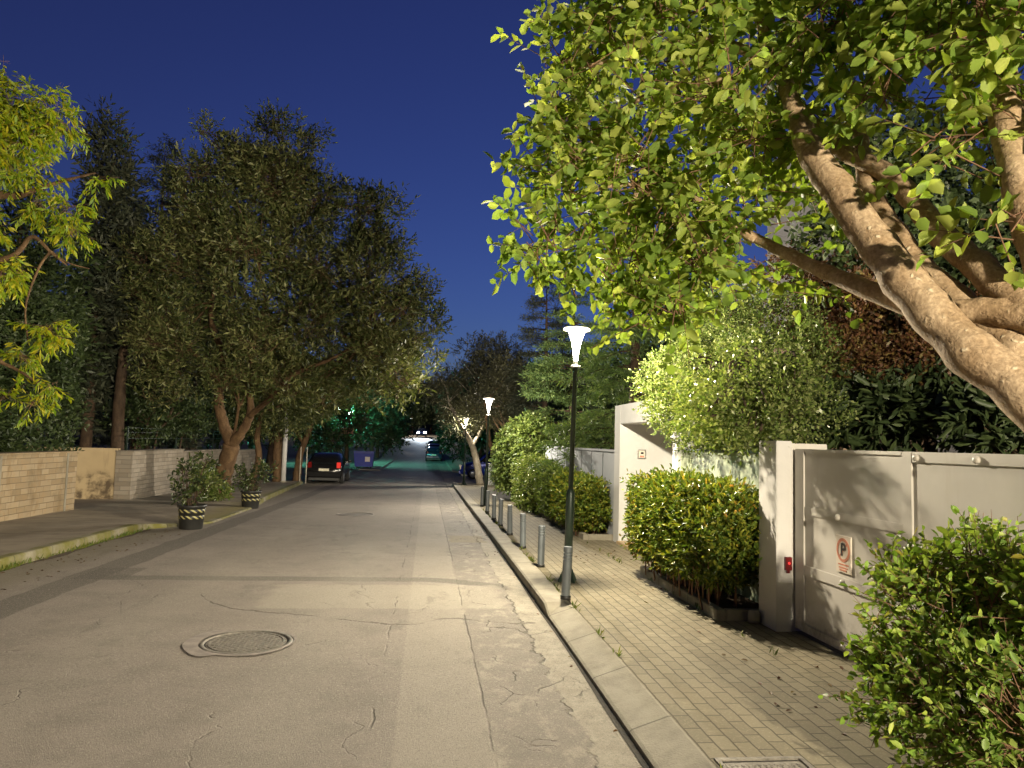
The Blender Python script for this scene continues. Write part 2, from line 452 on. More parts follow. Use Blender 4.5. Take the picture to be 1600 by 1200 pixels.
    c = t.mix(st, c, (.14, .123, .105))
    c = t.mix(1.0, c, (.93, .925, .90), 'MULTIPLY')
    h = t.m('ADD', t.m('MULTIPLY', fine, .5), t.m('MULTIPLY', agg, .5))
    h = t.m('SUBTRACT', t.m('ADD', h, t.m('MULTIPLY', mid, .8)), t.m('MULTIPLY', ck, 2.2))
    t.bump(h, .8, .014)
    return t.fin(c, .82, 0, .35)

def paver_material():
    t = NT('clay_pavers')
    x, y, z = t.xyz()
    jx = t.m('MULTIPLY', t.m('SUBTRACT', t.noise(5, 2), .5), .022); jy_ = t.m('MULTIPLY', t.m('SUBTRACT', t.noise(4.3, 2, .5, t.scale(t.oc, (1, 1.3, 1))), .5), .022)
    v = t.comb(t.m('ADD', y, jy_), t.m('ADD', x, jx), 0)
    b = t.new('ShaderNodeTexBrick'); t.put(b.inputs['Vector'], v)
    b.offset = .5; b.inputs['Scale'].default_value = 1.0
    b.inputs['Brick Width'].default_value = .205; b.inputs['Row Height'].default_value = .1025
    b.inputs['Mortar Size'].default_value = .0055; b.inputs['Mortar Smooth'].default_value = .15
    b.inputs['Color1'].default_value = (0, 0, 0, 1); b.inputs['Color2'].default_value = (1, 1, 1, 1); b.inputs['Mortar'].default_value = (.5, .5, .5, 1)
    dirt = t.noise(1.1, 5, .65); f = t.noise(60, 4, .65)
    c = t.mix(b.outputs['Color'], (.135, .118, .078), (.19, .168, .114))
    c = t.mix(t.m('MULTIPLY', t.sstep(dirt, .42, .7), .6), c, (.18, .15, .095))
    c = t.mix(t.m('MULTIPLY', t.sstep(f, .5, .75), .3), c, (.42, .37, .26))
    blk = t.m('MULTIPLY', t.sstep(t.noise(4.2, 5, .75), .58, .72), .55)
    c = t.mix(blk, c, (.085, .07, .04))
    pal = t.m('MULTIPLY', t.sstep(t.noise(2.3, 4, .7), .60, .72), .5)
    c = t.mix(pal, c, (.33, .29, .19))
    c = t.mix(t.m('MULTIPLY', b.outputs['Fac'], .85), c, (.05, .042, .026))
    h = t.m('ADD', t.m('SUBTRACT', t.m('MULTIPLY', f, .25), b.outputs['Fac']), t.m('MULTIPLY', b.outputs['Color'], .7))
    t.bump(h, .7, .008)
    return t.fin(c, .85, 0, .3)

def slab_material():
    t = NT('pavement_concrete')
    x, y, z = t.xyz()
    n = t.noise(.9, 5, .65); f = t.noise(70, 3)
    c = t.mix(t.sstep(n, .3, .7), (.19, .16, .118), (.27, .23, .172))
    c = t.mix(t.m('MULTIPLY', t.sstep(t.noise(2.2, 4), .5, .7), .5), c, (.14, .115, .082))
    c = t.mix(t.m('MULTIPLY', t.sstep(f, .5, .75), .3), c, (.27, .235, .18))
    moss = t.m('MULTIPLY', t.sstep(t.m('ADD', x, t.m('MULTIPLY', t.m('SUBTRACT', n, .5), 1.2)), -5.6, -4.7), .75)
    c = t.mix(moss, c, (.175, .15, .048))
    jy = t.m('ABSOLUTE', t.m('SUBTRACT', t.m('FRACT', t.m('DIVIDE', y, 2.9)), .5))
    j = t.m('SUBTRACT', 1.0, t.sstep(jy, .004, .012))
    c = t.mix(t.m('MULTIPLY', j, .6), c, (.05, .04, .03))
    t.bump(t.m('ADD', f, t.m('MULTIPLY', n, 2.0)), .4, .01)
    return t.fin(c, .88, 0, .3)

def kerb_material(moss):
    t = NT('mossy_kerb' if moss else 'concrete_kerb')
    x, y, z = t.xyz()
    n = t.noise(3.2, 5, .65); f = t.noise(80, 3)
    c = t.mix(t.sstep(n, .3, .7), (.19, .17, .13), (.27, .25, .195))
    if moss:
        c = t.mix(t.sstep(t.noise(1.7, 5, .7), .30, .62), c, (.135, .128, .03))
        c = t.mix(t.sstep(t.noise(3.1, 4, .7), .62, .7), c, (.07, .10, .02))
    c = t.mix(t.m('MULTIPLY', t.sstep(t.noise(5.5, 4, .7), .55, .72), .5), c, (.16, .14, .105))
    jy = t.m('ABSOLUTE', t.m('SUBTRACT', t.m('FRACT', t.m('DIVIDE', y, 1.0)), .5))
    c = t.mix(t.m('MULTIPLY', t.m('SUBTRACT', 1.0, t.sstep(jy, .004, .012)), .7), c, (.05, .045, .03))
    t.bump(t.m('ADD', f, t.m('MULTIPLY', n, 2.0)), .5, .01)
    return t.fin(c, .85, 0, .3)

def stone_material(name, c0, c1, mort, warm):
    t = NT(name)
    x, y, z = t.xyz()
    v = t.comb(t.m('ADD', y, x), z, 0)
    b = t.new('ShaderNodeTexBrick'); t.put(b.inputs['Vector'], v); b.offset = .37; b.offset_frequency = 2; b.squash = .62; b.squash_frequency = 3
    b.inputs['Scale'].default_value = 1.0; b.inputs['Brick Width'].default_value = .46; b.inputs['Row Height'].default_value = .118
    b.inputs['Mortar Size'].default_value = .006; b.inputs['Mortar Smooth'].default_value = .3; b.inputs['Bias'].default_value = 0
    b.inputs['Color1'].default_value = (0, 0, 0, 1); b.inputs['Color2'].default_value = (1, 1, 1, 1); b.inputs['Mortar'].default_value = (.5,)*3+(1,)
    n = t.noise(7, 5, .7); s = t.noise(1.2, 4, .6)
    c = t.mix(b.outputs['Color'], c0, c1)
    c = t.mix(t.m('MULTIPLY', t.sstep(n, .4, .75), .4), c, warm)
    c = t.mix(t.m('MULTIPLY', t.sstep(t.noise(1.5, 4, .65, t.scale(t.oc, (1, 1, .5))), .55, .68), .55), c, tuple(q*.55 for q in warm))
    c = t.mix(t.m('MULTIPLY', t.sstep(s, .55, .72), .5), c, tuple(q*.45 for q in c0))
    c = t.mix(t.m('MULTIPLY', b.outputs['Fac'], .8), c, mort)
    t.bump(t.m('SUBTRACT', t.m('ADD', t.m('MULTIPLY', n, .6), t.m('MULTIPLY', b.outputs['Color'], .5)), b.outputs['Fac']), .8, .015)
    return t.fin(c, .85, 0, .3)

def plaster_material(name, col, stain, amt=.5, low=None):
    t = NT(name)
    x, y, z = t.xyz()
    n = t.noise(1.6, 5, .65); f = t.noise(45, 3)
    c = t.mix(t.sstep(n, .3, .75), col, tuple(q*.86 for q in col))
    run = t.noise(2.0, 4, .6, t.scale(t.oc, (3.5, 3.5, .35)))
    c = t.mix(t.m('MULTIPLY', t.sstep(run, .55, .75), amt), c, stain)
    if low is not None:
        lo = t.m('SUBTRACT', 1.0, t.sstep(t.m('ADD', z, t.m('MULTIPLY', t.m('SUBTRACT', n, .5), .9)), low, low+.35))
        c = t.mix(t.m('MULTIPLY', lo, t.sstep(t.noise(3.5, 4), .38, .6)), c, stain)
    t.bump(f, .12, .006)
    return t.fin(c, .8, 0, .3)

def paint_material(name, col, grime, rough=.42, var=.06):
    t = NT(name)
    n = t.noise(1.8, 5, .6); f = t.noise(140, 2)
    c = t.mix(t.sstep(n, .3, .7), tuple(q*(1-var) for q in col), tuple(min(1, q*(1+var)) for q in col))
    run = t.noise(1.0, 5, .7, t.scale(t.oc, (5, 5, .5)))
    c = t.mix(t.m('MULTIPLY', t.sstep(run, .55, .8), .3), c, grime)
    zz_ = t.xyz()[2]
    low = t.m('SUBTRACT', 1.0, t.sstep(t.m('ADD', zz_, t.m('MULTIPLY', t.m('SUBTRACT', n, .5), .5)), .02, .35))
    c = t.mix(t.m('MULTIPLY', low, t.m('MULTIPLY', t.sstep(t.noise(9, 5, .7), .42, .65), .6)), c, tuple(q*.45 for q in grime))
    t.bump(f, .06, .004)
    return t.fin(c, rough, 0, .4)

def hazard_material():
    t = NT('hazard_tape')
    x, y, z = t.xyz()
    a = t.m('ARCTAN2', y, x)
    s = t.m('FRACT', t.m('ADD', t.m('MULTIPLY', a, 12/6.28318), t.m('MULTIPLY', z, 11.0)))
    c = t.mix(t.sstep(s, .57, .6), (.016, .016, .015), (.34, .31, .13))
    return t.fin(c, .5)

M_ = {}
M_['road'] = road_material(); M_['paver'] = paver_material(); M_['slab'] = slab_material()
M_['kerb'] = kerb_material(False); M_['kerbm'] = kerb_material(True)
M_['earth'] = plain('bare_earth', (.055, .043, .028), .95, 0, .35, 2.0, .5)
M_['collar'] = plain('collar_concrete', (.195, .17, .148), .85, 0, .22, 9, .5)
M_['soil'] = plain('soil', (.06, .04, .024), .95, 0, .4, 9.0, .8)
M_['gutter'] = plain('dirt_filled_gutter', (.022, .017, .009), .95, 0, .5, 14.0, .8)
M_['stoneA'] = stone_material('warm_stone_cladding', (.225, .17, .10), (.33, .265, .172), (.17, .13, .08), (.32, .20, .085))
M_['stoneB'] = stone_material('pale_stone_cladding', (.215, .187, .148), (.315, .28, .23), (.16, .135, .105), (.28, .21, .14))
M_['white'] = plaster_material('white_plaster', (.57, .57, .56), (.50, .48, .42), .18)
M_['beige'] = plaster_material('stained_beige_plaster', (.44, .34, .20), (.10, .072, .045), .35, .35)
M_['postc'] = plaster_material('painted_concrete_post', (.56, .545, .53), (.40, .37, .32), .4)
M_['gate'] = paint_material('taupe_gate_paint', (.51, .485, .445), (.36, .31, .24), .40)
M_['panel'] = paint_material('pale_green_panel', (.275, .31, .22), (.21, .24, .17), .5)
M_['wallg'] = plaster_material('grey_white_render', (.40, .42, .45), (.36, .37, .38), .3)
M_['lampm'] = plain('dark_green_metal', (.022, .036, .028), .38, .3, .15, 8, 0)
M_['boll'] = plain('grey_bollard_paint', (.11, .125, .135), .42, .2, .12, 5, .05)
M_['dark'] = plain('dark_gap', (.012, .012, .012), .8)
M_['iron'] = plain('cast_iron', (.17, .155, .13), .62, .35, .3, 30, .3)
M_['glow'] = emissive('lamp_glow', (1.0, .93, .80), 16.0, True)
M_['glow_far'] = emissive('lamp_glow_far', (1.0, .93, .84), 12.0, True)
M_['capglow'] = emissive('lamp_cap_glow', (1.0, .90, .66), 3.0)
M_['merc'] = emissive('mercury_lamp_glow', (.72, 1.0, .95), 25.0, True)
M_['steel'] = plain('zinc_steel', (.45, .45, .43), .35, .8, .1)
M_['red'] = plain('red_plastic', (.13, .006, .008), .3)
M_['redglow'] = emissive('red_lens_glow', (1.0, .06, .05), 1.0)
M_['signw'] = plain('sign_white', (.62, .56, .48), .45, 0, .06)
M_['signr'] = plain('sign_faded_red', (.50, .20, .13), .45, 0, .12, 20)
M_['signb'] = plain('sign_black', (.03, .025, .025), .5)
M_['black'] = plain('black_plastic', (.018, .018, .017), .5, 0, .2, 8)
M_['hazard'] = hazard_material()
M_['tyre'] = plain('tyre_rubber', (.02, .02, .02), .85)
M_['rim'] = plain('alloy', (.5, .5, .5), .3, .8)
M_['glass'] = plain('dark_car_glass', (.012, .014, .016), .06, 0, .05)
M_['cblack'] = plain('black_car_paint', (.012, .012, .013), .18, .2, .05)
M_['cblue'] = plain('blue_car_paint', (.015, .03, .22), .2, .2, .05)
M_['cnavy'] = plain('navy_car_paint', (.02, .03, .06), .22, .2, .05)
M_['plate'] = plain('number_plate', (.7, .66, .5), .5)
M_['tail'] = plain('tail_light_lens', (.16, .004, .004), .15)
M_['tailglint'] = emissive('tail_light_glint', (1, .06, .04), .6)  # glow put in for lamp light reflected by the right lens
M_['head'] = emissive('headlight_glow', (.72, .86, 1.0), 220.0)
M_['binblue'] = plain('blue_bin_plastic', (.006, .02, .26), .45)
M_['brick'] = stone_material('tan_brick', (.30, .20, .12), (.40, .29, .19), (.2, .16, .12), (.30, .18, .09))
M_['house'] = plaster_material('house_plaster', (.30, .29, .29), (.3, .28, .26), .3)
M_['shutter'] = plain('dark_shutter', (.05, .05, .055), .5)
M_['tan'] = plain('tan_stone_slab', (.42, .31, .18), .6, 0, .1, 8)
M_['whitewash'] = plain('white_trunk_paint', (.5, .46, .38), .8, 0, .2, 8, .3)

M_['bark_pale'] = barkmat('carob_bark', (.38, .265, .155), (.54, .41, .27), .8)
M_['bark_brown'] = barkmat('brown_bark', (.095, .055, .027), (.17, .105, .052))
M_['bark_dark'] = barkmat('dark_bark', (.05, .032, .02), (.10, .065, .04))
M_['bark_white'] = barkmat('whitish_bark', (.30, .26, .19), (.48, .43, .34))
M_['twig'] = plain('twig_wood', (.16, .085, .045), .8)
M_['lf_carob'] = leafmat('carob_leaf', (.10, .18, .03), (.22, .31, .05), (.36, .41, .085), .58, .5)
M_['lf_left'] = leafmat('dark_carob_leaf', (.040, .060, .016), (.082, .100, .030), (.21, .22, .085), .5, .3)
M_['lf_yellow'] = leafmat('autumn_leaf', (.10, .20, .012), (.22, .29, .014), (.36, .33, .016), .5, .45)
M_['lf_hedge'] = leafmat('clipped_hedge_leaf', (.04, .08, .012), (.11, .16, .024), (.28, .28, .035), .3, .3, (.36, .17, .03))
M_['lf_bush'] = leafmat('bush_leaf', (.09, .17, .03), (.19, .28, .052), (.31, .37, .085), .5, .45, (.36, .17, .09))
M_['lf_lig'] = leafmat('privet_leaf', (.05, .095, .018), (.135, .185, .045), (.28, .31, .12), .26, .35)
M_['lf_rus'] = leafmat('russet_leaf', (.065, .028, .014), (.115, .05, .022), (.15, .11, .03), .5, .25)
M_['lf_dark'] = leafmat('dark_leaf', (.018, .032, .012), (.038, .06, .02), (.06, .085, .028), .5, .2)
M_['lf_con'] = leafmat('conifer_needles', (.06, .105, .034), (.11, .18, .055), (.18, .24, .065), .55, .28)
M_['lf_condark'] = leafmat('dark_conifer_needles', (.022, .03, .02), (.042, .052, .03), (.07, .075, .042), .6, .15)
M_['lf_olive'] = leafmat('olive_leaf', (.028, .03, .018), (.06, .06, .034), (.10, .10, .05), .5, .2)
M_['lf_ivy'] = leafmat('ivy_leaf', (.05, .085, .02), (.11, .16, .035), (.17, .21, .05), .4, .3)
M_['lf_far'] = leafmat('far_leaf', (.018, .032, .014), (.038, .055, .022), (.06, .08, .03), .55, .25)
M_['grass'] = leafmat('grass_blade', (.05, .09, .015), (.10, .14, .02), (.16, .16, .03), .5, .3)

# ------------------------------------------------------------------ ground, road, pavements
YS = sorted(set([float(v) for v in list(np.arange(-24, 60, 1.0))+list(np.arange(60, 240, 3.0))+[240, 300, 400, 600]]))
def sheet(name, xf, dz, mat, ys=YS, nx=1, kind='structure'):
    """ground sheet; xf(y) -> (x0, x1) ; dz number or f(x,y)"""
    vs, fs = [], []
    for y in ys:
        a, b = xf(y)
        for i in range(nx+1):
            x = a+(b-a)*i/nx
            vs.append((x, y, gz(y)+(dz(x, y) if callable(dz) else dz)))
    for j in range(len(ys)-1):
        for i in range(nx):
            k = j*(nx+1)+i; fs.append((k, k+1, k+nx+2, k+nx+1))
    mb = MB(); mb.add(vs, fs, 0, True)
    return tag(mb.build(name, mat), kind=kind)
def lx(y):      # left kerb line
    return float(np.interp(y, [-30, 15.2, 16.2, 21.0, 23.5, 35], [-5.25, -5.30, -4.45, -4.55, -4.85, -5.6]))
def lh(y):      # left kerb height
    return float(np.interp(y, [-30, 14.6, 16.0, 20.8, 22.5, 40], [.14, .14, .035, .035, .12, .12]))
RX = 1.27
mb = MB(); hv = []  # added backdrop slope, screens the orange sky glow behind the crest
for j, (y, h) in enumerate(((172, 0), (182, 6), (196, 12), (216, 15))):
    for i in range(40):
        x = -79+158*i/39; hv.append((x, y, gz(y)-.2+h*(1+.25*mnoise.noise(Vector((x*.06, y*.05, 0))))))
mb.add(hv, [(j*40+i, j*40+i+1, j*40+i+41, j*40+i+40) for j in range(3) for i in range(39)], 0, True)
tag(mb.build('screen_hill', plain('screen_hill_scrub', (.02, .028, .014), .95, 0, .5, .6, .6)), kind='structure')
sheet('ground', lambda y: (-79, 79), -.03, M_['earth'], [v for v in YS if v < 219])
sheet('road', lambda y: (-6.2, 1.9), 0.0, M_['road'], [v for v in YS if v <= 36])
sheet('side_road', lambda y: (-60, 60), -.004, M_['road'], [v for v in YS if 35 <= v <= 53])
sheet('far_road', lambda y: (-3.3, 1.9), 0.0, M_['road'], [v for v in YS if 53 <= v <= 126])
sheet('far_cross_road', lambda y: (-70, 70), .0, M_['road'], [v for v in YS if 126 <= v <= 141])

def kerb(name, xf, prof, mat, ys):
    vs, fs = [], []
    n = 0
    for y in ys:
        p = prof(y); n = len(p)
        for dx, z in p: vs.append((xf(y)+dx, y, gz(y)+z))
    for j in range(len(ys)-1):
        for i in range(n-1):
            k = j*n+i; fs.append((k, k+1, k+n+1, k+n))
    fs.append(tuple(range(n))); fs.append(tuple(range((len(ys)-1)*n+n-1, (len(ys)-1)*n-1, -1)))
    mb = MB(); mb.add(vs, fs); return tag(mb.build(name, mat), kind='structure')
def rprof(y):
    s = max(0.0, min(1.0, (y-7.55)/.25))                       # dropped kerb at the gate, full height beyond
    h = .12
    return [(0, -.02), (0, .035+(h-.05)*s), (.018, .048+(h-.05)*s), (.24-.03*s, h+.002), (.255, h+.002), (.255, -.02)]
ys_r = [v for v in YS if v <= 7]+[7.4, 7.55, 7.8, 8.0]+[v for v in YS if 8 < v <= 36]+[36.6]
kerb('kerb', lambda y: RX, rprof, M_['kerb'], ys_r)
sheet('pavement', lambda y: (RX+.25, 3.6), .12, M_['paver'], [v for v in YS if v <= 36]+[36.6])
# dirt-filled gap between gutter and kerb
sheet('gutter', lambda y: (RX-.034-.008*math.sin(y*1.7), RX+.012), .004, M_['gutter'], [v for v in np.arange(-4, 36.01, .5)])

def lz(x, y):
    t_ = max(0, min(1, (x+7.6)/(lx(y)-.05+7.6)))
    return .12-(.12-lh(y))*t_*t_
ysl = [v for v in YS if v <= 14]+[14.6, 15.2, 15.6, 16.0, 16.5]+[v for v in YS if 16.9 < v <= 35]
sheet('pavement', lambda y: (-12.5, lx(y)-.14), lz, M_['slab'], ysl, 8)
kerb('kerb', lx, lambda y: [(-.16, -.02), (-.16, lh(y)+.004), (-.02, lh(y)+.004), (0, lh(y)-.015), (.012, -.02)], M_['kerbm'], ysl)
# leaf litter and dirt in the left gutter
sheet('gutter', lambda y: (lx(y)+.01, lx(y)+.10+.05*math.sin(y*2.3)+.03*math.sin(y*5.1)), .004, M_['soil'], [v for v in np.arange(-4, 15.3, .4)])
# far pavements up the hill
kerb('kerb', lambda y: -3.3, lambda y: [(-1.5, -.02), (-1.5, .12*min(1, (y-53.5)/3)), (0, .12*min(1, (y-53.5)/3)), (.01, -.02)], M_['kerb'], [v for v in YS if 54 <= v <= 124])
kerb('kerb', lambda y: 1.9, lambda y: [(-.01, -.02), (0, .12*min(1, (y-53.5)/3)), (1.6, .12*min(1, (y-53.5)/3)), (1.6, -.02)], M_['kerb'], [v for v in YS if 54 <= v <= 124])

# grass tufts along the left kerb foot
rng = np.random.default_rng(5)
n = 900
yy = np.concatenate([rng.uniform(6, 15.2, n//2), rng.normal(10.2, .2, n//6), rng.normal(12.4, .35, n//6), rng.normal(14, .3, n//6)])
xx = np.array([lx(v)+.015 for v in yy])+np.abs(rng.normal(0, .03, len(yy)))
zg = np.array([gz(v) for v in yy])
yr = np.concatenate([rng.normal(c_, .05, 14) for c_ in rng.uniform(2.5, 20, 26)]); xr = np.where(rng.random(len(yr)) < .6, 1.525, 2.79)+rng.normal(0, .008, len(yr))
xx = np.concatenate([xx, xr]); yy = np.concatenate([yy, yr]); zg = np.concatenate([zg, np.array([gz(v)+.12 for v in yr])])
Pg = np.stack([xx, yy, zg], 1)
Dg = nrm(rng.normal(size=(len(yy), 3))*.5+np.array([0.2, 0, 1.0]))
g = leaf_object('grass', Pg, Dg, nrm(rng.normal(size=(len(yy), 3))), rng.uniform(.03, .10, len(yy)), .012, M_['grass'], None, rng, 'kite')
tag(g, 'thin grass tufts and weeds sprouting along the kerbs', 'grass', kind='stuff')
# fallen leaves
n = 280
xx = np.concatenate([rng.uniform(-5.2, -4.4, n//2), rng.uniform(2.2, 3.3, n//4), rng.normal(1.25, .06, n//4)]); yy = np.concatenate([rng.uniform(5, 15.2, n//2), rng.uniform(2, 12, n//4), rng.uniform(3, 20, n//4)])
zz = np.array([gz(v) for v in yy])+np.where(xx > 1.5, .126, np.where(xx > 1.26, .13, .006))
P = np.stack([xx, yy, zz], 1)[(xx < 1.24) | (xx > 1.55)]
a = rng.uniform(0, 6.28, len(P)); D = nrm(np.stack([np.cos(a), np.sin(a), rng.normal(0, .15, len(P))], 1))
g = leaf_object('fallen_leaves', P, D, np.tile(np.array([[0, 0, 1.]]), (len(P), 1))+rng.normal(size=(len(P), 3))*.15, rng.uniform(.03, .06, len(P)), .025, M_['lf_rus'], None, rng, 'oval')
tag(g, 'small dry brown leaves scattered in the gutters and on the pavement', 'leaves', kind='stuff')

# ------------------------------------------------------------------ manhole covers
def manhole(x, y, label, r=.33, detail=True):
    root = empty('manhole_cover', (x, y, gz(y)), label, 'manhole cover', 'round manhole covers in the road')
    f = MB(); f.lathe([(r+.01, .0), (r+.012, .012), (r+.04, .012), (r+.05, .002)], n=40)
    f.f.pop(); f.f.pop(); f.mi = f.mi[:len(f.f)]; f.sm = f.sm[:len(f.f)]
    f.build('frame', M_['iron'], root, LOCAL)
    c = MB(); c.lathe([(r-.004, -.004), (r-.004, .004), (.0, .005)], n=40, sm=False)
    if detail:
        w_ = .036
        k = int(r/w_)
        for i in range(-k, k+1):
            for j in range(-6, 7):
                u, v_ = i*w_, j*.052+(.026 if i % 2 else 0)
                if math.hypot(u, v_) < r-.05: c.box(u-.011, u+.011, v_-.021, v_+.021, .004, .011)
        c.lathe([(r-.035, .004), (r-.035, .010), (r-.018, .010), (r-.018, .004)], n=40, sm=False); 
    c.build('cover', M_['iron'], root, LOCAL)
    d = MB(); d.lathe([(r-.003, .001), (r+.012, .001)], n=40)
    d.f = d.f[:40]; d.mi = d.mi[:40]; d.sm = d.sm[:40]
    d.build('seat_gap', M_['dark'], root, LOCAL)
    return root
manhole(-1.46, 6.66, 'round cast iron manhole cover in the near road, ribbed and worn')
manhole(-1.74, 19.2, 'pale round manhole cover in the middle of the road, between the planters', .42, False)
manhole(-1.0, 44.0, 'tiny dark manhole cover far down the road, at the side road', .36, False)
# concrete collar round the near manhole
mb = MB(); N_ = 36; vs = []
for k in range(N_):
    a = 2*math.pi*k/N_; rr = .41+.04*mnoise.noise(Vector((math.cos(a)*1.5, math.sin(a)*1.5, 3)))+(.10 if math.cos(a) < -.5 else 0)
    vs += [(-1.46+.385*math.cos(a), 6.66+.385*math.sin(a), .003), (-1.46+rr*math.cos(a), 6.66+rr*math.sin(a), .003)]
mb.add(vs, [(2*k, 2*k+1, (2*k+3) % (2*N_), (2*k+2) % (2*N_)) for k in range(N_)])
tag(mb.build('road_patch', M_['collar']), kind='structure')
# pavement access cover, lower right corner
root = empty('access_cover', (1.79, 3.64, gz(4)+.12), 'rectangular grey access cover set in the paving by the kerb', 'access cover')
mb = MB()
for (a, b, c_, d_) in ((-.24, .24, -.24, -.215), (-.24, .24, .215, .24), (-.24, -.215, -.215, .215), (.215, .24, -.215, .215)): mb.box(a, b, c_, d_, -.02, .012)
mb.build('frame', M_['iron'], root, LOCAL)
mb = MB(); mb.box(-.205, .205, -.205, .19, -.02, .006)
for i in range(-6, 7):
    for j in range(-6, 6): mb.box(i*.03-.008, i*.03+.008, j*.03-.008, j*.03+.008, .0055, .010)
mb.build('lid', M_['iron'], root, LOCAL)
mb = MB(); mb.box(-.206, .206, .191, .214, -.02, .002); mb.build('seat_gap', M_['dark'], root, LOCAL)

# ------------------------------------------------------------------ street lamps
def lamp_proto():
    root = empty('street_lamp', (0, 0, 0), '', 'street lamp', 'slim street lamps along the right pavement')
    b = MB(); b.lathe([(.085, 0), (.085, .015), (.05, .02)], n=16)
    for k in range(4):
        a = k*math.pi/2+.5; ca, sa = math.cos(a), math.sin(a); t_ = .006
        q = [(.045, .0), (.14, .0), (.14, .02), (.06, .16), (.045, .16)]
        vs = [(r*ca-t_*s*sa, r*sa+t_*s*ca, z) for s in (-1, 1) for r, z in q]
        b.add(vs, [(0, 1, 2, 3, 4), (9, 8, 7, 6, 5)]+[(i, i+5, (i+1) % 5+5, (i+1) % 5) for i in range(5)])
    b.build('base', M_['lampm'], root, LOCAL)
    s = MB(); s.lathe([(.052, .0), (.052, 1.03), (.048, 1.07), (.038, 1.10), (.030, 1.11)], n=18); s.build('sleeve', M_['lampm'], root, LOCAL)
    p = MB(); p.lathe([(.030, 1.1), (.029, 2.55), (.036, 2.56), (.036, 2.59), (.02, 2.60)], n=16); p.build('pole', M_['lampm'], root, LOCAL)
    h = MB(); h.lathe([(.058, 2.60), (.062, 2.61), (.058, 2.625), (.02, 2.63)], n=16)
    for k in range(3):
        a = k*2.094+.4; h.tube([(.045*math.cos(a), .045*math.sin(a), 2.62), (.020*math.cos(a), .020*math.sin(a), 2.70), (.05*math.cos(a), .05*math.sin(a), 3.06)], .0045, 6)
    h.build('bracket', M_['steel'], root, LOCAL)
    c = MB(); c.lathe([(.026, 2.69), (.034, 2.78), (.062, 2.93), (.105, 3.058)], n=18); c.build('diffuser', M_['glow'], root, LOCAL)
    d = MB(); d.lathe([(.165, 3.065), (.17, 3.075), (.16, 3.09), (.05, 3.11), (.0, 3.112)], n=24); d.build('cap', M_['capglow'], root, LOCAL)
    return root
def lamp_light(parent, z, watts, col, rad=.05, falloff=True, near=3.0):
    l = bpy.data.lights.new('lamp_light', 'POINT'); l.energy = watts; l.color = col; l.shadow_soft_size = rad
    if falloff:
        l.use_nodes = True; nt = l.node_tree; em = nt.nodes['Emission']
        fo = nt.nodes.new('ShaderNodeLightFalloff'); fo.inputs['Strength'].default_value = 1.0; fo.inputs['Smooth'].default_value = 0.0
        ma = nt.nodes.new('ShaderNodeMath'); ma.operation = 'MULTIPLY_ADD'; ma.inputs[1].default_value = near
        nt.links.new(fo.outputs['Quadratic'], ma.inputs[0]); nt.links.new(fo.outputs['Linear'], ma.inputs[2])
        nt.links.new(ma.outputs[0], em.inputs['Strength'])
    o = bpy.data.objects.new('lamp_light', l); COL.objects.link(o); o.parent = parent; o.location = (0, 0, z)
    return o
lp = lamp_proto()
LSPOTS = [(1.74, 9.0, 'tall lit street lamp with green pole, nearest, behind the front bollard'),
          (1.72, 21.55, 'middle lit street lamp beside the farthest bollards'),
          (1.74, 34.6, 'farthest of the lit slim lamps, at the pavement corner by the side road'),
          (2.95, -3.4, 'slim street lamp added unseen behind the viewpoint to light the near tree and gate')]  # last lamp is added out of view, lights the near tree and gate
for i, (x, y, lab) in enumerate(LSPOTS):
    o = lp if i == 0 else copy_tree(lp)
    o.location = (x, y, gz(y)+.12); o['label'] = lab
    o.rotation_euler = (0, R([1.0, .4, .3, 0][i]), i*.7)
for o in [q for q in list(COL.objects) if q.name.startswith('street_lamp')]:
    y = o.location.y
    lamp_light(o, 2.93, LAMP_W*(1.4 if y < 0 else .68 if y < 12 else .5 if y < 25 else .36), LAMP_COL if y < 12 else (1.0, .90, .74), .12 if y < 0 else .05)

# ------------------------------------------------------------------ bollards
bl = empty('bollard', (0, 0, 0), '', 'bollard', 'grey bollards along the right kerb')
mb = MB()
prof = [(.048, .0), (.048, .415)]
for k in range(3):
    z0 = .415+k*.035; prof += [(.048, z0), (.042, z0+.004), (.042, z0+.012), (.048, z0+.016)]
prof += [(.048, .545), (.044, .552), (.0, .553)]
mb.lathe(prof, n=24, sm=False); mb.build('post', M_['boll'], bl, LOCAL)
mb = MB(); mb.lathe([(.056, .0), (.056, .035), (.048, .04)], n=24); mb.build('collar', M_['black'], bl, LOCAL)
BS = [(1.52, 7.94, 'nearest grey bollard, standing in front of the tall lamp pole'),
      (1.585, 10.1, 'grey ringed bollard just left of and behind the nearest lamp pole'),
      (1.59, 12.05, 'third grey bollard back along the kerb, counted from the nearest lamp'),
      (1.59, 13.95, 'fourth grey bollard back along the kerb, middle of the row'),
      (1.58, 15.65, 'fifth grey bollard back along the kerb, with dark shadow at foot'),
      (1.58, 17.2, 'sixth grey bollard back along the kerb, third from the far end'),
      (1.58, 19.1, 'last grey bollard but one, just before the middle lamp'),
      (1.60, 21.2, 'farthest grey bollard, right next to the middle lamp pole')]
for i, (x, y, lab) in enumerate(BS):
    o = bl if i == 0 else copy_tree(bl)
    o.location = (x, y, gz(y)+.12); o['label'] = lab; o.rotation_euler = (R([1, 0, -.6, .5, 0, .8, -.4, 0][i]), R([1.6, 1.0, .8, 1.2, .5, .9, .3, .6][i]), i)

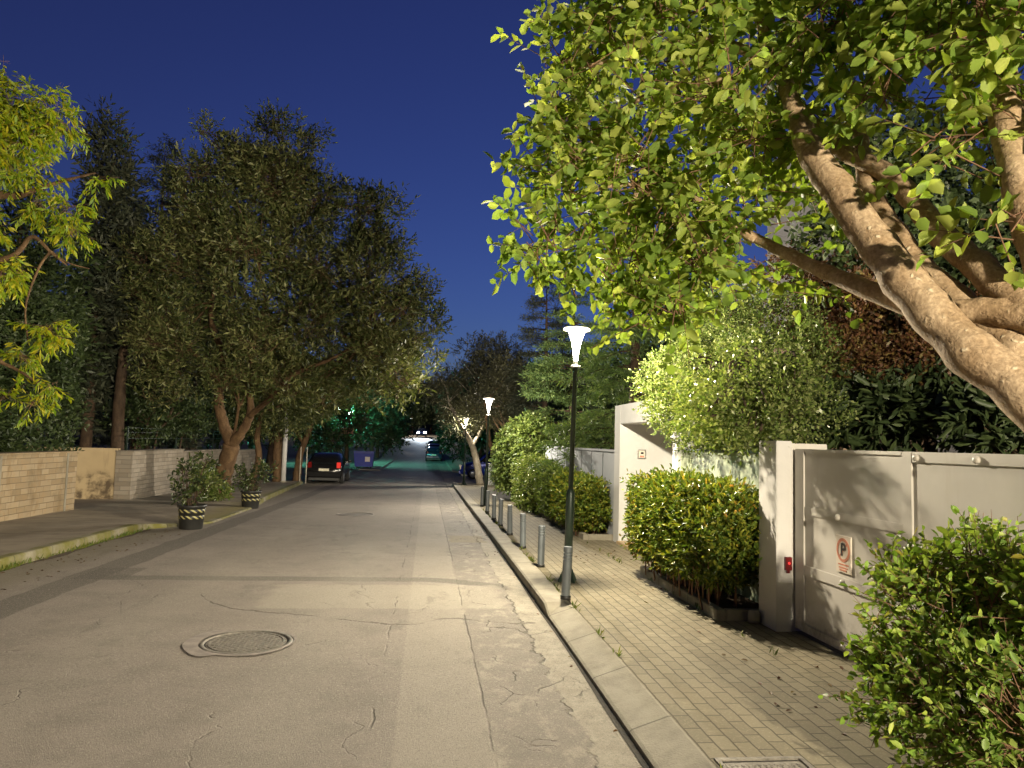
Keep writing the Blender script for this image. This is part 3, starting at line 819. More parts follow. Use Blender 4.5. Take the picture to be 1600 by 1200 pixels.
# ------------------------------------------------------------------ right boundary: gate, post, panel, portal, walls
GZ0 = .12
root = empty('sliding_gate', (3.37, 4.2, .12), 'taupe panelled metal driveway gate with no parking sign', 'gate')
mb = MB(); mb.box(3.375, 3.415, 1.9, 6.52, .155, 1.755); mb.build('panel', M_['gate'], root)
mb = MB()                                                # raised frame members, butted end to end
X0, X1 = 3.360, 3.3745
mb.box(X0, X1, 6.36, 6.52, .15, 1.76, 0, .004)
mb.box(X0, X1, 4.86, 4.97, .15, 1.76, 0, .004)
mb.box(X0, X1, 1.9, 2.02, .15, 1.76, 0, .004)
for y0, y1 in ((4.9725, 6.3575), (2.0225, 4.8575)):
    mb.box(X0, X1, y0, y1, .15, .22, 0, .004); mb.box(X0, X1, y0, y1, .645, .735, 0, .004); 
    mb.box(X0, X1, y0, y1, 1.685 if y1 < 5 else 1.73, 1.76, 0, .004)
mb.box(X0+.005, X1, 4.9725, 6.3575, 1.175, 1.25, 0, .004)
mb.build('frame', M_['gate'], root)
for (y, z) in ((5.73, .695), (5.80, 1.21), (5.73, .19), (4.23, 1.72), (4.8, 1.72)):
    q = MB(); q.lathe([(.026, .03), (.024, .012), (.016, .002), (0, 0)], 0, 0, 0, 14, axis='x'); 
    k = q.build('bolt_cap', M_['gate'], root, LOCAL); k.location = (3.332-3.37, y-4.2, z-.12)
sg = MB(); sg.box(3.360, 3.3725, 5.62, 5.835, .775, 1.07, 0, .002); sgo = sg.build('parking_sign', M_['signw'], root)
q = MB()                                                  # ring, facing -X
cy, cz, N_ = 5.7275, .955, 36
def ring(mb, r0, r1, x):
    vs = []
    for k in range(N_):
        a = 2*math.pi*k/N_
        for r in (r0, r1):
            for xx_ in (x, x+.002): vs.append((xx_, cy+r*math.cos(a), cz+r*math.sin(a)))
    fs = []
    for k in range(N_):
        a, b = 4*k, 4*((k+1) % N_)
        fs += [(a, b, b+2, a+2), (a+1, a+3, b+3, b+1), (a+2, b+2, b+3, a+3), (a, a+1, b+1, b)]
    mb.add(vs, fs)
ring(q, .072, .096, 3.3575)
a0 = R(135)
dxy = (math.cos(a0), math.sin(a0)); nxy = (-dxy[1]*.006, dxy[0]*.006)
vs = [(x_, cy+s*dxy[0]*.0725+e*nxy[0], cz+s*dxy[1]*.0725+e*nxy[1]) for x_ in (3.3578, 3.3592) for s, e in ((-1, -1), (1, -1), (1, 1), (-1, 1))]
q.add(vs, [(0, 1, 2, 3), (7, 6, 5, 4), (0, 4, 5, 1), (1, 5, 6, 2), (2, 6, 7, 3), (3, 7, 4, 0)])
for k, (a, b, z) in enumerate(((5.65, 5.80, .840), (5.665, 5.79, .815), (5.68, 5.78, .795))): q.box(3.3575, 3.3598, a, b, z-.006, z+.006)
q.build('ring', M_['signr'], sgo, None)
fc = bpy.data.curves.new('letter', 'FONT'); fc.body = 'P'; fc.size = .145; fc.align_x = 'CENTER'; fc.align_y = 'CENTER'; fc.extrude = .001; fc.offset = .003
tmp = bpy.data.objects.new('letter_curve', fc); COL.objects.link(tmp)
bpy.context.view_layer.update()
lme = bpy.data.meshes.new_from_object(tmp.evaluated_get(bpy.context.evaluated_depsgraph_get()))
bpy.data.objects.remove(tmp); lme.materials.clear(); lme.materials.append(M_['signb'])
fo = bpy.data.objects.new('letter', lme); COL.objects.link(fo); fo.parent = sgo
fo.matrix_local = Matrix.Translation((3.3565-3.37, cy-4.2, cz-.12)) @ Matrix(((0, 0, -1, 0), (-1, 0, 0, 0), (0, 1, 0, 0), (0, 0, 0, 1)))

root = empty('gate_post', (3.28, 6.72, .12), 'white painted concrete post between the gate and the green panel', 'gate post')
mb = MB(); mb.box(3.19, 3.342, 6.535, 6.90, .09, 1.83, 0, .006); mb.build('shaft', M_['postc'], root)
mb = MB(); mb.box(3.344, 3.70, 6.56, 6.84, .09, 1.81, 0, .006); mb.build('side_pier', M_['gate'], root)
root = empty('warning_light', (3.27, 6.5, .72), 'small red warning light fixed low on the white gate post', 'warning light')
mb = MB(); mb.box(3.262, 3.322, 6.495, 6.534, .66, .78, 0, .004); mb.box(3.28, 3.304, 6.505, 6.534, .635, .66); mb.build('housing', M_['red'], root)
mb = MB(); mb.lathe([(.012, 0), (.010, -.006), (0, -.008)], n=12); 
k = mb.build('lens', M_['redglow'], root, LOCAL); k.location = (3.292-3.27, 6.494-6.5, .726-.72); k.rotation_euler = (R(-90), 0, 0)

root = empty('fence_panel', (3.45, 8.3, .1), 'pale green metal fence panel behind the clipped hedge, leaf shadows on it', 'fence panel')
mb = MB(); mb.box(3.44, 3.48, 6.905, 9.79, .05, 1.70); mb.build('panel', M_['panel'], root)
mb = MB(); mb.box(3.42, 3.50, 6.905, 9.79, 1.702, 1.725); mb.build('top_rail', M_['lampm'], root)
mb = MB(); mb.box(3.425, 3.4395, 9.5, 9.79, .05, 1.70); mb.build('edge_strip', M_['panel'], root)
mb = MB(); mb.lathe([(.03, .04), (.03, .01), (.022, 0), (0, 0)], 0, 0, 0, 12, axis='x'); k = mb.build('knob', M_['steel'], root, LOCAL); k.location = (3.40-3.45, 7.75-8.3, 1.35-.1)

# portal: two jambs, lintel, reveal, door
g13 = gz(12)
root = empty('entrance_portal', (3.38, 11.5, g13+.12), 'white plastered entrance portal with flat lintel and recessed door', 'entrance')
mb = MB()
zt, zo = 2.46, 2.12
mb.box(3.38, 4.95, 12.86, 13.25, -.2, zt, 0, .006)          # far jamb / reveal wall
mb.box(3.38, 3.62, 9.80, 10.02, -.2, zo, 0, .006)           # near jamb
mb.box(3.38, 4.95, 9.80, 12.857, zo+.003, zt, 0, .006)      # lintel slab
mb.box(4.40, 4.95, 9.80, 10.6, -.2, zo, 0, .006)
mb.build('frame', M_['white'], root)
d = MB(); d.box(4.42, 4.47, 10.605, 12.855, g13+.14, zo-.002); dr = d.build('door', M_['wallg'], root)
d = MB(); d.box(4.405, 4.4195, 10.7, 12.75, 1.27, 1.285); d.box(4.405, 4.4195, 12.2, 12.215, .2, 1.268); d.build('panel_groove', M_['dark'], dr)
d = MB(); d.box(3.34, 4.41, 9.95, 12.855, -.25, g13+.155, 0, .006); d.build('threshold', M_['tan'], root)
root = empty('intercom', (3.75, 12.84, 1.62), 'small square intercom plate on the white portal reveal', 'intercom')
d = MB(); d.box(3.70, 3.845, 12.835, 12.858, 1.52, 1.68, 0, .003); d.build('plate', M_['steel'], root)
d = MB(); d.box(3.715, 3.83, 12.829, 12.8345, 1.535, 1.665); d.build('face', M_['signw'], root)
d = MB(); d.box(3.75, 3.80, 12.823, 12.8285, 1.605, 1.635); d.box(3.735, 3.81, 12.825, 12.8285, 1.545, 1.575, 1); d.build('button', [M_['black'], M_['signr']], root)

# wall beyond the portal
root = empty('garden_wall', (3.45, 18, -.1), 'pale rendered boundary wall beyond the portal, behind the farther hedge', 'wall')
mb = MB()
mb.box(3.42, 3.62, 13.26, 21.4, -.5, 1.62, 0, .005); mb.box(3.39, 3.65, 13.255, 21.4, 1.622, 1.66)
mb.build('wall', M_['wallg'], root)
mb = MB()
for k in range(1, 8): mb.box(3.412, 3.4195, 13.26+k*1.02, 13.275+k*1.02, 0, 1.6)
mb.build('joint', M_['shutter'], root)
root = empty('garden_wall', (3.5, 28, -.2), 'far low boundary wall under the creeper and leaning trees', 'wall')
mb = MB(); mb.box(3.42, 3.62, 21.41, 36.3, -.7, 1.3); mb.build('wall', M_['white'], root)
root = empty('garden_wall', (3.5, 0, .1), 'boundary wall beside the viewpoint, before the taupe gate', 'wall')
mb = MB(); mb.box(3.4, 3.6, -14, 1.88, -.1, 1.75); mb.build('wall', M_['white'], root)

# planter beds with stone edging
def bed(name, x0, x1, y0, y1, label, h=.10):
    z = gz((y0+y1)/2)+.12; zz0 = min(gz(y0), gz(y1))
    r = empty(name, ((x0+x1)/2, (y0+y1)/2, z), label, 'planting bed', 'planting beds along the right wall')
    k = MB(); L = y1-y0; n_ = max(1, int(L/.9))
    for i in range(n_):
        a, b = y0+L*i/n_, y0+L*(i+1)/n_-.012
        za = gz(a)+.12; k.box(x0, x0+.09, a, b, za-.25, za+h, 0, .008)
    za = gz(y0)+.12; k.box(x0+.093, x1, y0, y0+.09, za-.25, za+h, 0, .008)
    za = gz(y1)+.12; k.box(x0+.093, x1, y1-.1, y1-.012, za-.25, za+h, 0, .008)
    k.build('edging', M_['kerb'], r)
    s = MB(); nseg = 8
    vs = []
    for i in range(nseg+1):
        y = y0+.092+(L-.2)*i/nseg
        vs += [(x0+.09, y, gz(y)+.12+h*.55), (x1, y, gz(y)+.12+h*.75)]
    s.add(vs, [(2*i, 2*i+1, 2*i+3, 2*i+2) for i in range(nseg)]); s.build('soil', M_['soil'], r)
    return r
bed('planting_bed', 2.80, 3.415, 6.95, 9.55, 'stone edged planting bed under the near clipped hedge')
bed('planting_bed', 2.85, 3.41, 13.3, 22.5, 'long stone edged planting bed under the farther hedges past the portal')
st = MB(); st.lathe([(.055, 0), (.06, .05), (.055, .10), (.03, .115), (0, .115)], 3.12, 6.84, .12, 12)
tag(st.build('stone', M_['kerb']), 'small rounded pale stone on the paving beside the gate post', 'stone')

# ------------------------------------------------------------------ hedges
def hedge(name, x0, x1, y0, y1, z0, z1, label, cat, seed, n, leaf, mat, grp=None, rnd=.22, m=7, stemsn=30):
    rg = np.random.default_rng(seed)
    cx, cy_, cz_ = (x0+x1)/2, (y0+y1)/2, (z0+z1)/2
    hx, hy, hz = (x1-x0)/2, (y1-y0)/2, (z1-z0)/2
    zb = gz(cy_)+.18
    root = empty(name, (cx, cy_, zb), label, cat, grp)
    u = nrm(rg.normal(size=(n, 3)))
    # superellipsoid surface
    p = 7.0
    s_ = 1/np.power((np.abs(u)**p).sum(1), 1/p)
    rad = (.55**3+(1-.55**3)*rg.random(n))**(1/3)
    Q = u*s_[:, None]
    lum = np.array([mnoise.noise(Vector(q)*Vector((hx, hy, hz)).length*1.1+Vector((seed*3.1, 0, 0))) for q in Q.tolist()])
    P = Q*rad[:, None]*np.array([hx, hy, hz])*(1+.10*lum)[:, None]+np.array([cx, cy_, cz_])
    nrml = nrm(np.sign(u)*np.abs(u*s_[:, None])**(p-1)/np.array([hx, hy, hz]))
    D = nrm(nrml*.8+np.array([0, 0, .45])+rg.normal(size=(n, 3))*.35)
    keep = np.array([mnoise.noise(Vector(q)*2.6+Vector((seed, 3, 1))) > -.62 for q in P.tolist()]); P, D = P[keep], D[keep]; n = len(P)
    Pl, Dl, Nl = twig_leaves(rg, P, D, leaf*1.3*np.where(rg.random(n) < .05, 2.2, 1.0), m, .95, 0, .35, .8)
    pb = rg.random((stemsn*2, 3))
    A = np.stack([cx+(pb[:, 0]-.5)*hx*1.0, cy_+(pb[:, 1]-.5)*hy*1.7, np.full(len(pb), zb-.03)], 1)
    B = A+np.stack([(pb[:, 2]-.5)*.25, rg.normal(0, .12, len(pb)), np.full(len(pb), cz_-zb+.15)], 1)
    ex = stems(A, B, .011)
    nl = len(Pl)
    leaf_object('foliage', Pl, Dl, Nl, leaf*rg.uniform(.6, 1.3, nl), leaf*.45*rg.uniform(.7, 1.15, nl), mat, root, rg, 'oval')
    me = bpy.data.meshes.new('stems'); me.from_pydata((ex[0]-np.array(root.location)).tolist(), [], ex[1].tolist()); me.materials.append(M_['twig'])
    so = bpy.data.objects.new('stems', me); COL.objects.link(so); so.parent = root
    return root
hedge('clipped_hedge', 2.60, 3.36, 6.92, 9.7, .40, 1.345, 'clipped boxy yellow-green hedge in front of the pale green panel', 'hedge', 11, 5200, .062, M_['lf_hedge'], 'clipped hedges along the right wall')
hedge('clipped_hedge', 2.62, 3.36, 13.35, 15.5, .22, 1.06, 'bright clipped hedge just past the white portal', 'hedge', 12, 2800, .07, M_['lf_hedge'], 'clipped hedges along the right wall')
hedge('clipped_hedge', 2.66, 3.38, 15.5, 18.3, .15, 1.10, 'darker middle hedge farther along the wall past the portal', 'hedge', 13, 2200, .075, M_['lf_ivy'], 'clipped hedges along the right wall')
hedge('clipped_hedge', 2.55, 3.38, 18.4, 22.2, -.05, 1.25, 'farthest clipped hedge, below the hanging creeper', 'hedge', 14, 2400, .08, M_['lf_lig'], 'clipped hedges along the right wall')

# ------------------------------------------------------------------ generic tree
def tree(name, base, label, cat, limbs, clumps, ntw, mleaf, leaf, lw, tl, leafm, bark, seed, group=None, shell=.5, up=.4, gap=.0, gs=.8,
         shape='kite', spread=.8, droop=0.0, jit=.4, upn=.6, stem_r=0.0, pinnate=False, out=1.0, auto=True, lump=.25, tr=None, bcl=None):
    rg = np.random.default_rng(seed); rnd = random.Random(seed)
    root = empty(name, base, label, cat, group)
    b = MB()
    for i, (pts, rad) in enumerate(limbs): b.tube(pts, rad, 12 if rad[0] > .05 else 7, lump=lump, seed=seed+i, sub=8)
    if auto:
        tips = [Vector(l[0][-1]) for l in limbs] or [Vector(base)]
        for c in (bcl or clumps):
            cc = c[0]; t0 = min(tips, key=lambda q: (q-cc).length)
            dv = cc-t0
            mid = t0+dv*.5+Vector((rnd.uniform(-1, 1), rnd.uniform(-1, 1), rnd.uniform(-.2, .6)))*dv.length*.10
            r0 = (tr or .05)*rnd.uniform(.7, 1.1)
            b.tube([t0, mid, cc+Vector((0, 0, c[3]*.2))], [r0, r0*.65, r0*.3], 6, lump=.2, seed=seed, sub=4)
            for _ in range(3):
                e = cc+Vector((rnd.uniform(-1, 1)*c[1], rnd.uniform(-1, 1)*c[2], rnd.uniform(-.3, 1)*c[3]))*.8
                b.tube([mid, (mid+e)/2+Vector((rnd.uniform(-.1, .1), rnd.uniform(-.1, .1), .1)), e], [r0*.45, r0*.3, r0*.12], 5, sub=3)
    if b.v: b.build('trunk', bark, root)
    P, D = clump_points(rg, clumps, ntw, shell, up, gap, gs, out, jit)
    Pl, Dl, Nl = twig_leaves(rg, P, D, tl*rg.uniform(.7, 1.3, len(P)), mleaf, spread, droop, .3, upn, pinnate)
    nl = len(Pl)
    ex = stems(P-D*tl*.5, P+D*tl*1.0, stem_r) if stem_r else None
    vs_ = rg.uniform(.55, 1.3, nl)
    leaf_object('crown', Pl, Dl, Nl, leaf*vs_, lw*vs_**.8*rg.uniform(.8, 1.1, nl), [leafm, M_['twig']], root, rg, shape, extra=ex)
    return root

# --- the big leaning carob over the right pavement
limbs = [
 ([(3.05, 1.75, .05), (2.95, 2.1, .8), (2.78, 2.5, 1.5), at(1610, 625, 2.85), at(1500, 535, 3.1), at(1400, 425, 3.4), at(1330, 325, 3.65), at(1275, 245, 3.9), at(1245, 185, 4.05), at(1215, 95, 4.4), at(1180, 20, 4.7)],
  [.17, .15, .13, .108, .102, .096, .091, .086, .06, .045, .03]),
 ([at(1650, 520, 2.95), at(1560, 445, 3.2), at(1470, 365, 3.55), at(1390, 275, 3.9), at(1300, 225, 4.2), at(1240, 150, 4.6)], [.09, .078, .066, .057, .045, .03]),
 ([at(1600, 560, 3.05), at(1480, 460, 3.45), at(1420, 400, 3.7), at(1360, 300, 4.0), at(1340, 180, 4.3)], [.09, .082, .076, .06, .04]),
 ([at(1500, 500, 3.3), at(1390, 465, 3.6), at(1290, 425, 4.0), at(1185, 375, 4.4), at(1090, 330, 4.7)], [.066, .056, .045, .032, .02]),
 ([at(1620, 500, 3.0), at(1530, 485, 3.2), at(1450, 490, 3.35)], [.08, .06, .05]),
 ([at(1640, 420, 2.95), at(1590, 250, 3.1), at(1560, 110, 3.3), at(1535, -60, 3.6), at(1510, -260, 3.9)], [.10, .085, .075, .06, .04]),
 ([at(1180, 375, 4.4), at(1060, 300, 4.6), at(960, 290, 4.75), at(880, 320, 4.8)], [.03, .022, .016, .008]),
 ([at(1225, 110, 4.35), at(1100, 60, 4.6), at(980, 90, 4.7), at(880, 110, 4.8)], [.04, .028, .018, .008]),
 ([at(1215, 120, 4.35), at(1090, 130, 4.6), at(990, 160, 4.7), at(900, 250, 4.8)], [.035, .024, .016, .008]),
 ([at(1000, 290, 4.7), at(965, 370, 4.75), at(945, 430, 4.8)], [.018, .012, .006]),
]
cl = [E3(920, 60, 4.75, .34), E3(1000, 20, 4.6, .5), E3(1110, 60, 4.45, .5), E3(1230, 20, 4.2, .5), E3(1340, 0, 3.9, .45), E3(1440, 30, 3.5, .38), E3(1540, 10, 3.2, .35),
      E3(918, 170, 4.75, .3), E3(985, 140, 4.65, .42), E3(1080, 190, 4.5, .45), E3(1170, 170, 4.35, .40), E3(900, 270, 4.8, .26), E3(868, 338, 4.8, .22), E3(930, 300, 4.7, .36),
      E3(1010, 300, 4.65, .38), E3(1090, 310, 4.5, .35), E3(885, 395, 4.8, .24), E3(960, 400, 4.75, .28), E3(1040, 400, 4.65, .3), E3(1120, 390, 4.55, .28), E3(1180, 330, 4.5, .22),
      E3(1000, 465, 4.75, .2), E3(1060, 480, 4.7, .2), E3(940, 455, 4.8, .12), E3(1090, 440, 4.6, .2), E3(1430, 190, 3.4, .22), E3(1500, 240, 3.2, .18), E3(1560, 200, 3.1, .2),
      E3(1590, 330, 2.9, .12), E3(1390, 130, 3.7, .25), E3(1530, 120, 3.2, .22), E3(1250, 430, 4.6, .14), E3(1290, 330, 4.6, .14),
      E3(1220, 250, 4.7, .28), E3(1300, 120, 4.3, .25), E3(1590, 90, 3.0, .2),
      E3(950, -110, 4.6, .55), E3(1130, -120, 4.3, .65), E3(1350, -150, 3.9, .6), E3(1520, -120, 3.4, .5)]
carob = tree('carob_tree', (3.05, 1.75, .05), 'big leaning tree with pale spotted limbs and bright green oval leaves over the right pavement', 'tree', limbs, split(cl, 6, .55, 3, 1.0), 1950, 10, .082, .056, .25,
     M_['lf_carob'], M_['bark_pale'], 21, None, .25, .05, .55, 2.2, 'oval', .85, .12, .45, .7, .0045, True, auto=False, lump=.22)

# --- dense privet tree spilling over the portal
limbs = [([(4.3, 8.8, 0), (4.2, 8.9, 1.2), (4.1, 9.0, 2.2), (4.1, 9.2, 3)], [.09, .08, .06, .03])]
cl = [E3(1112, 655, 6.95, .15), E3(1150, 672, 6.9, .15), E3(1188, 676, 6.7, .13), E3(1132, 628, 7.1, .2), E3(1092, 645, 7.4, .18), E3(1165, 640, 6.9, .2), E3(1215, 665, 6.75, .14), E3(1095, 655, 8.5, .28), E3(1150, 662, 8.0, .26), E3(1188, 668, 7.6, .18), E3(1060, 642, 9.0, .30), E3(1120, 640, 8.0, .36), E3(1155, 640, 7.5, .32), E3(1205, 615, 7.1, .32), E3(1105, 590, 8.0, .3), E3(1235, 655, 6.9, .2), E3(1170, 575, 7.6, .3), E3(1250, 600, 6.9, .26), E3(1060, 610, 9.4, .50), E3(1040, 600, 9.7, .35), E3(1110, 570, 9.3, .62), E3(1130, 640, 9.0, .52), E3(1180, 600, 8.8, .6), E3(1200, 540, 9.2, .7), E3(1240, 630, 8.3, .5),
      E3(1130, 500, 9.8, .5), E3(1090, 670, 9.2, .3), E3(1160, 680, 8.6, .25), E3(1250, 570, 8.6, .5), E3(1220, 670, 7.8, .28), E3(1270, 650, 7.6, .3)]
tree('privet_tree', (4.3, 8.8, .1), 'dense small leaved tree spilling over the white portal, brightly lit on its left', 'tree', limbs, cl, 9500, 8, .046, .026, .16,
     M_['lf_lig'], M_['bark_dark'], 22, None, .5, .25, .45, 2.0, 'kite', .9, .0, .4, .6, 0)
# --- russet tree behind it
limbs = [([(6.3, 9.2, 0), (6.2, 9.3, 1.6), (6.1, 9.3, 3)], [.12, .1, .06])]
cl = [E3(1230, 480, 10.5, .8), E3(1320, 500, 9.8, .9), E3(1400, 540, 9.2, .8), E3(1300, 570, 9.3, .7), E3(1440, 590, 8.4, .6), E3(1360, 450, 9.8, .6), E3(1500, 545, 8.0, .6), E3(1400, 500, 8.4, .6), E3(1540, 600, 7.6, .5), E3(1470, 610, 7.8, .4), E3(1330, 590, 8.4, .5)]
tree('russet_tree', (6.3, 9.2, .1), 'dark russet leaved tree behind the gate post, below the leaning limbs', 'tree', limbs, cl, 6000, 8, .06, .034, .18,
     M_['lf_rus'], M_['bark_dark'], 23, None, .45, .25, .4, 1.6, 'kite')
cl = [E3(1420, 330, 9.0, 1.0), E3(1520, 400, 8.4, .9), E3(1560, 280, 8.6, 1.0), E3(1470, 480, 8.8, .8), E3(1330, 400, 10, .8), E3(1600, 470, 8, .8), E3(1380, 250, 9.6, .8)]
tree('dark_tree', (7.4, 8.6, .1), 'dark leafy tree in the garden behind the leaning limbs', 'tree', [([(7.4, 8.6, 0), (7.3, 8.6, 1.6), (7.2, 8.7, 3.2)], [.14, .12, .07])], cl, 2600, 8, .12, .06, .28,
     M_['lf_dark'], M_['bark_dark'], 24, None, .4, .25, .35, 1.2, 'kite')
# --- dark broad-leaved shrubs behind the gate
for k, (px, Y, lab, sd) in enumerate(((1460, 7.4, 'dark broad leaved small tree behind the taupe gate, trunk before the brick wall', 31), (1320, 7.8, 'low dark shrub just behind the gate, next to the gate post', 32), (1590, 6.6, 'dark shrub behind the gate at the right edge, under the leaning trunk', 33))):
    b0 = at(px, 700, Y); b0.z = .1
    limbs = [([b0, b0+Vector((.03, .05, 1.2)), b0+Vector((0, .1, 2.1))], [.09, .08, .05])] if k == 0 else [([b0, b0+Vector((.03, .05, .8)), b0+Vector((0, .1, 1.5))], [.05, .04, .02])]
    cl = [E3(px-70, 650, Y+.2, .26), E3(px+50, 645, Y, .28), E3(px-10, 630, Y+.4, .3)] if k == 0 else [E3(px-50, 668, Y, .28), E3(px+40, 655, Y+.2, .3), E3(px, 640, Y+.4, .3)]
    tree('broadleaf_shrub', b0, lab, 'shrub', limbs, cl, 300, 7, .17, .05, .2, M_['lf_dark'], M_['bark_dark'], sd, 'dark shrubs behind the gate', .3, .4, 0, 1, 'oval', 1.0, .25)

# --- foreground bush, lower right corner
rg = np.random.default_rng(41)
bb = Vector((2.85, 3.45, .1))
root = empty('leafy_bush', bb, 'loose leafy green bush in the lower right corner, in front of the gate', 'bush')
cl = [((2.88, 3.6, .55), .42, .48, .5), ((2.98, 3.3, .95), .36, .42, .40), ((2.70, 3.75, .85), .32, .36, .36), ((2.62, 3.4, .45), .32, .38, .40), ((3.05, 3.75, 1.05), .28, .36, .30),
      ((2.78, 3.05, .5), .4, .42, .48), ((2.97, 3.15, 1.15), .24, .3, .22), ((2.64, 3.95, .98), .15, .16, .12), ((2.8, 3.9, 1.08), .2, .22, .16), ((2.5, 3.75, .6), .16, .2, .2), ((2.5, 3.85, .42), .2, .2, .16), ((2.78, 4.1, 1.08), .14, .2, .12), ((2.62, 3.9, .62), .14, .18, .14), ((2.9, 3.6, 1.2), .2, .25, .12)]
cl = [(Vector(c[0]), *c[1:]) for c in cl]
P, D = clump_points(rg, cl, 1600, .35, .35, .4, 3.0, 1.0, .5)
Pl, Dl, Nl = twig_leaves(rg, P, D, .13*rg.uniform(.6, 1.4, len(P)), 7, .9, .1, .4, .6)
ex = stems(P-D*.10, P+D*.15, .0035)
leaf_object('foliage', Pl, Dl, Nl, .05*rg.uniform(.6, 1.3, len(Pl)), .030*rg.uniform(.8, 1.15, len(Pl)), [M_['lf_bush'], M_['twig']], root, rg, 'oval', extra=ex)
b = MB(); rnd = random.Random(4)
for k in range(34):
    e = Vector(cl[k % len(cl)][0])+Vector((rnd.uniform(-.2, .2), rnd.uniform(-.25, .25), rnd.uniform(-.2, .12)))
    s0 = bb+Vector((rnd.uniform(-.12, .12), rnd.uniform(-.15, .15), 0))
    b.tube([s0, s0*.5+e*.5+Vector((rnd.uniform(-.1, .1), rnd.uniform(-.1, .1), .08)), e], [.013, .009, .004], 6, sub=4)
b.build('stems', M_['twig'], root)

# --- conifers
def conifer(base, H, Rb, label, seed, mat, n=2600, leaf=.22, droopy=.3, z0=.6, group=None, name='conifer_tree', power=1.0):
    rg = np.random.default_rng(seed)
    root = empty(name, base, label, 'tree', group)
    bx, by, bz = base
    mb = MB(); mb.tube([(bx, by, bz), (bx+.05, by, bz+H*.5), (bx, by, bz+H*.97)], [Rb*.06+.06, Rb*.04+.03, .015], 8, sub=4); 
    nb = int(H*9)
    hs = z0+(H-z0)*np.sort(rg.random(nb)); Ps, Ds, Ts = [], [], []
    for h in hs:
        f = (h-z0)/(H-z0); Lb = Rb*(1-f)**power*(.7+.45*rg.random())+.12
        a = rg.random()*6.283; d = np.array([math.cos(a), math.sin(a), .18-droopy*.6])
        d2 = np.array([d[0], d[1], -droopy])
        p0 = np.array([bx, by, bz+h])
        if Lb > .5: mb.tube([tuple(p0), tuple(p0+d*Lb*.5), tuple(p0+d*Lb*.5+nrm(d2)*Lb*.4)], [.02+.012*Lb, .012, .004], 5, sub=2)
        k = max(6, int(n/nb*(.4+1.2*(1-f))))
        t = rg.random(k)**.6
        pos = p0+d*(Lb*np.minimum(t, .5))[:, None]+nrm(d2)*(Lb*np.maximum(t-.5, 0))[:, None]
        side = np.array([-d[1], d[0], 0])
        wdt = (Lb*.28*(1-t*.6))[:, None]*rg.normal(size=(k, 1))
        pos = pos+side*wdt+rg.normal(size=(k, 3))*.05*np.array([1, 1, .6])
        Ps.append(pos); Ds.append(nrm(d*.9+side*np.sign(wdt)*.7+np.array([0, 0, -droopy*.5])+rg.normal(size=(k, 3))*.25))
    P = np.concatenate(Ps); D = np.concatenate(Ds)
    mb.build('trunk', M_['bark_dark'], root)
    Pl, Dl, Nl = twig_leaves(rg, P, D, leaf, 6, .7, droopy*.4, .25, .9)
    leaf_object('crown', Pl, Dl, Nl, leaf*.55*rg.uniform(.7, 1.2, len(Pl)), leaf*.10, mat, root, rg, 'kite')
    return root
conifer((5.1, 18.2, gz(18.2)), 7.4, 2.6, 'drooping green conifer behind the white portal, its left boughs over the wall', 51, M_['lf_con'], 5200, .26, .35, 1.3)
conifer((4.75, 24.5, gz(24.5)), 7.6, 2.0, 'dark upright conifer rising behind the nearest lamp head', 52, M_['lf_con'], 4200, .28, .2, 1.0, power=.6)
conifer((4.6, 29.5, gz(29.5)), 8.6, 1.7, 'narrow dark conifer left of the nearest lamp head, before the olive crowns', 53, M_['lf_condark'], 3400, .30, .12, 1.0, power=.6)

# --- creeper mass beyond the farther hedges
cl = [E3(815, 700, 23.5, .75, .8), E3(800, 730, 23.8, .5, .7), E3(838, 690, 22.6, .6, .7), E3(845, 725, 22.3, .5, .6), E3(823, 668, 23.3, .45, .35)]
tree('creeper', (3.3, 23.3, gz(23)+.12), 'light green hanging creeper mass beyond the farthest hedge', 'climbing plant', [([(3.3, 23.3, -.2), (3.3, 23.2, .8), (3.3, 23, 1.7)], [.05, .04, .02])], cl, 2300, 7, .09, .06, .22,
     M_['lf_ivy'], M_['bark_dark'], 61, None, .5, -.3, .3, 1.5, 'oval', .8, .45)
cl = [E3(790, 745, 25.5, .4, .45), E3(786, 725, 26, .35, .45)]
tree('green_shrub', (3.0, 25.8, gz(26)+.12), 'narrow bright green shrub left of the hanging creeper', 'shrub', [([(3.0, 25.8, -.2), (3.0, 25.8, .4), (3.0, 25.8, .9)], [.03, .02, .01])], cl, 800, 6, .10, .04, .2,
     M_['lf_con'], M_['bark_dark'], 62, None, .4, .5, .2, 1.5, 'kite')
# bare reddish shrub
root = empty('bare_shrub', (3.2, 25.0, gz(25)+.12), 'leafless shrub with reddish twigs over the wall by the creeper', 'shrub')
b = MB(); rnd = random.Random(8)
for k in range(26):
    e = at(rnd.uniform(768, 812), rnd.uniform(655, 705), 25+rnd.uniform(-.8, .8)); s0 = Vector((3.2+rnd.uniform(-.1, .1), 25.0, gz(25)+.1))
    m_ = Vector((3.1, 25, 1.0))+Vector((rnd.uniform(-.3, .3), rnd.uniform(-.3, .3), rnd.uniform(-.3, .5)))
    b.tube([s0, m_, e], [.022, .014, .005], 5, sub=4)
    b.tube([m_, m_*.4+e*.6+Vector((.15, 0, .1)), e+Vector((rnd.uniform(-.4, .4), 0, rnd.uniform(-.1, .4)))], [.010, .007, .003], 5, sub=3)
b.build('branches', M_['bark_brown'], root)

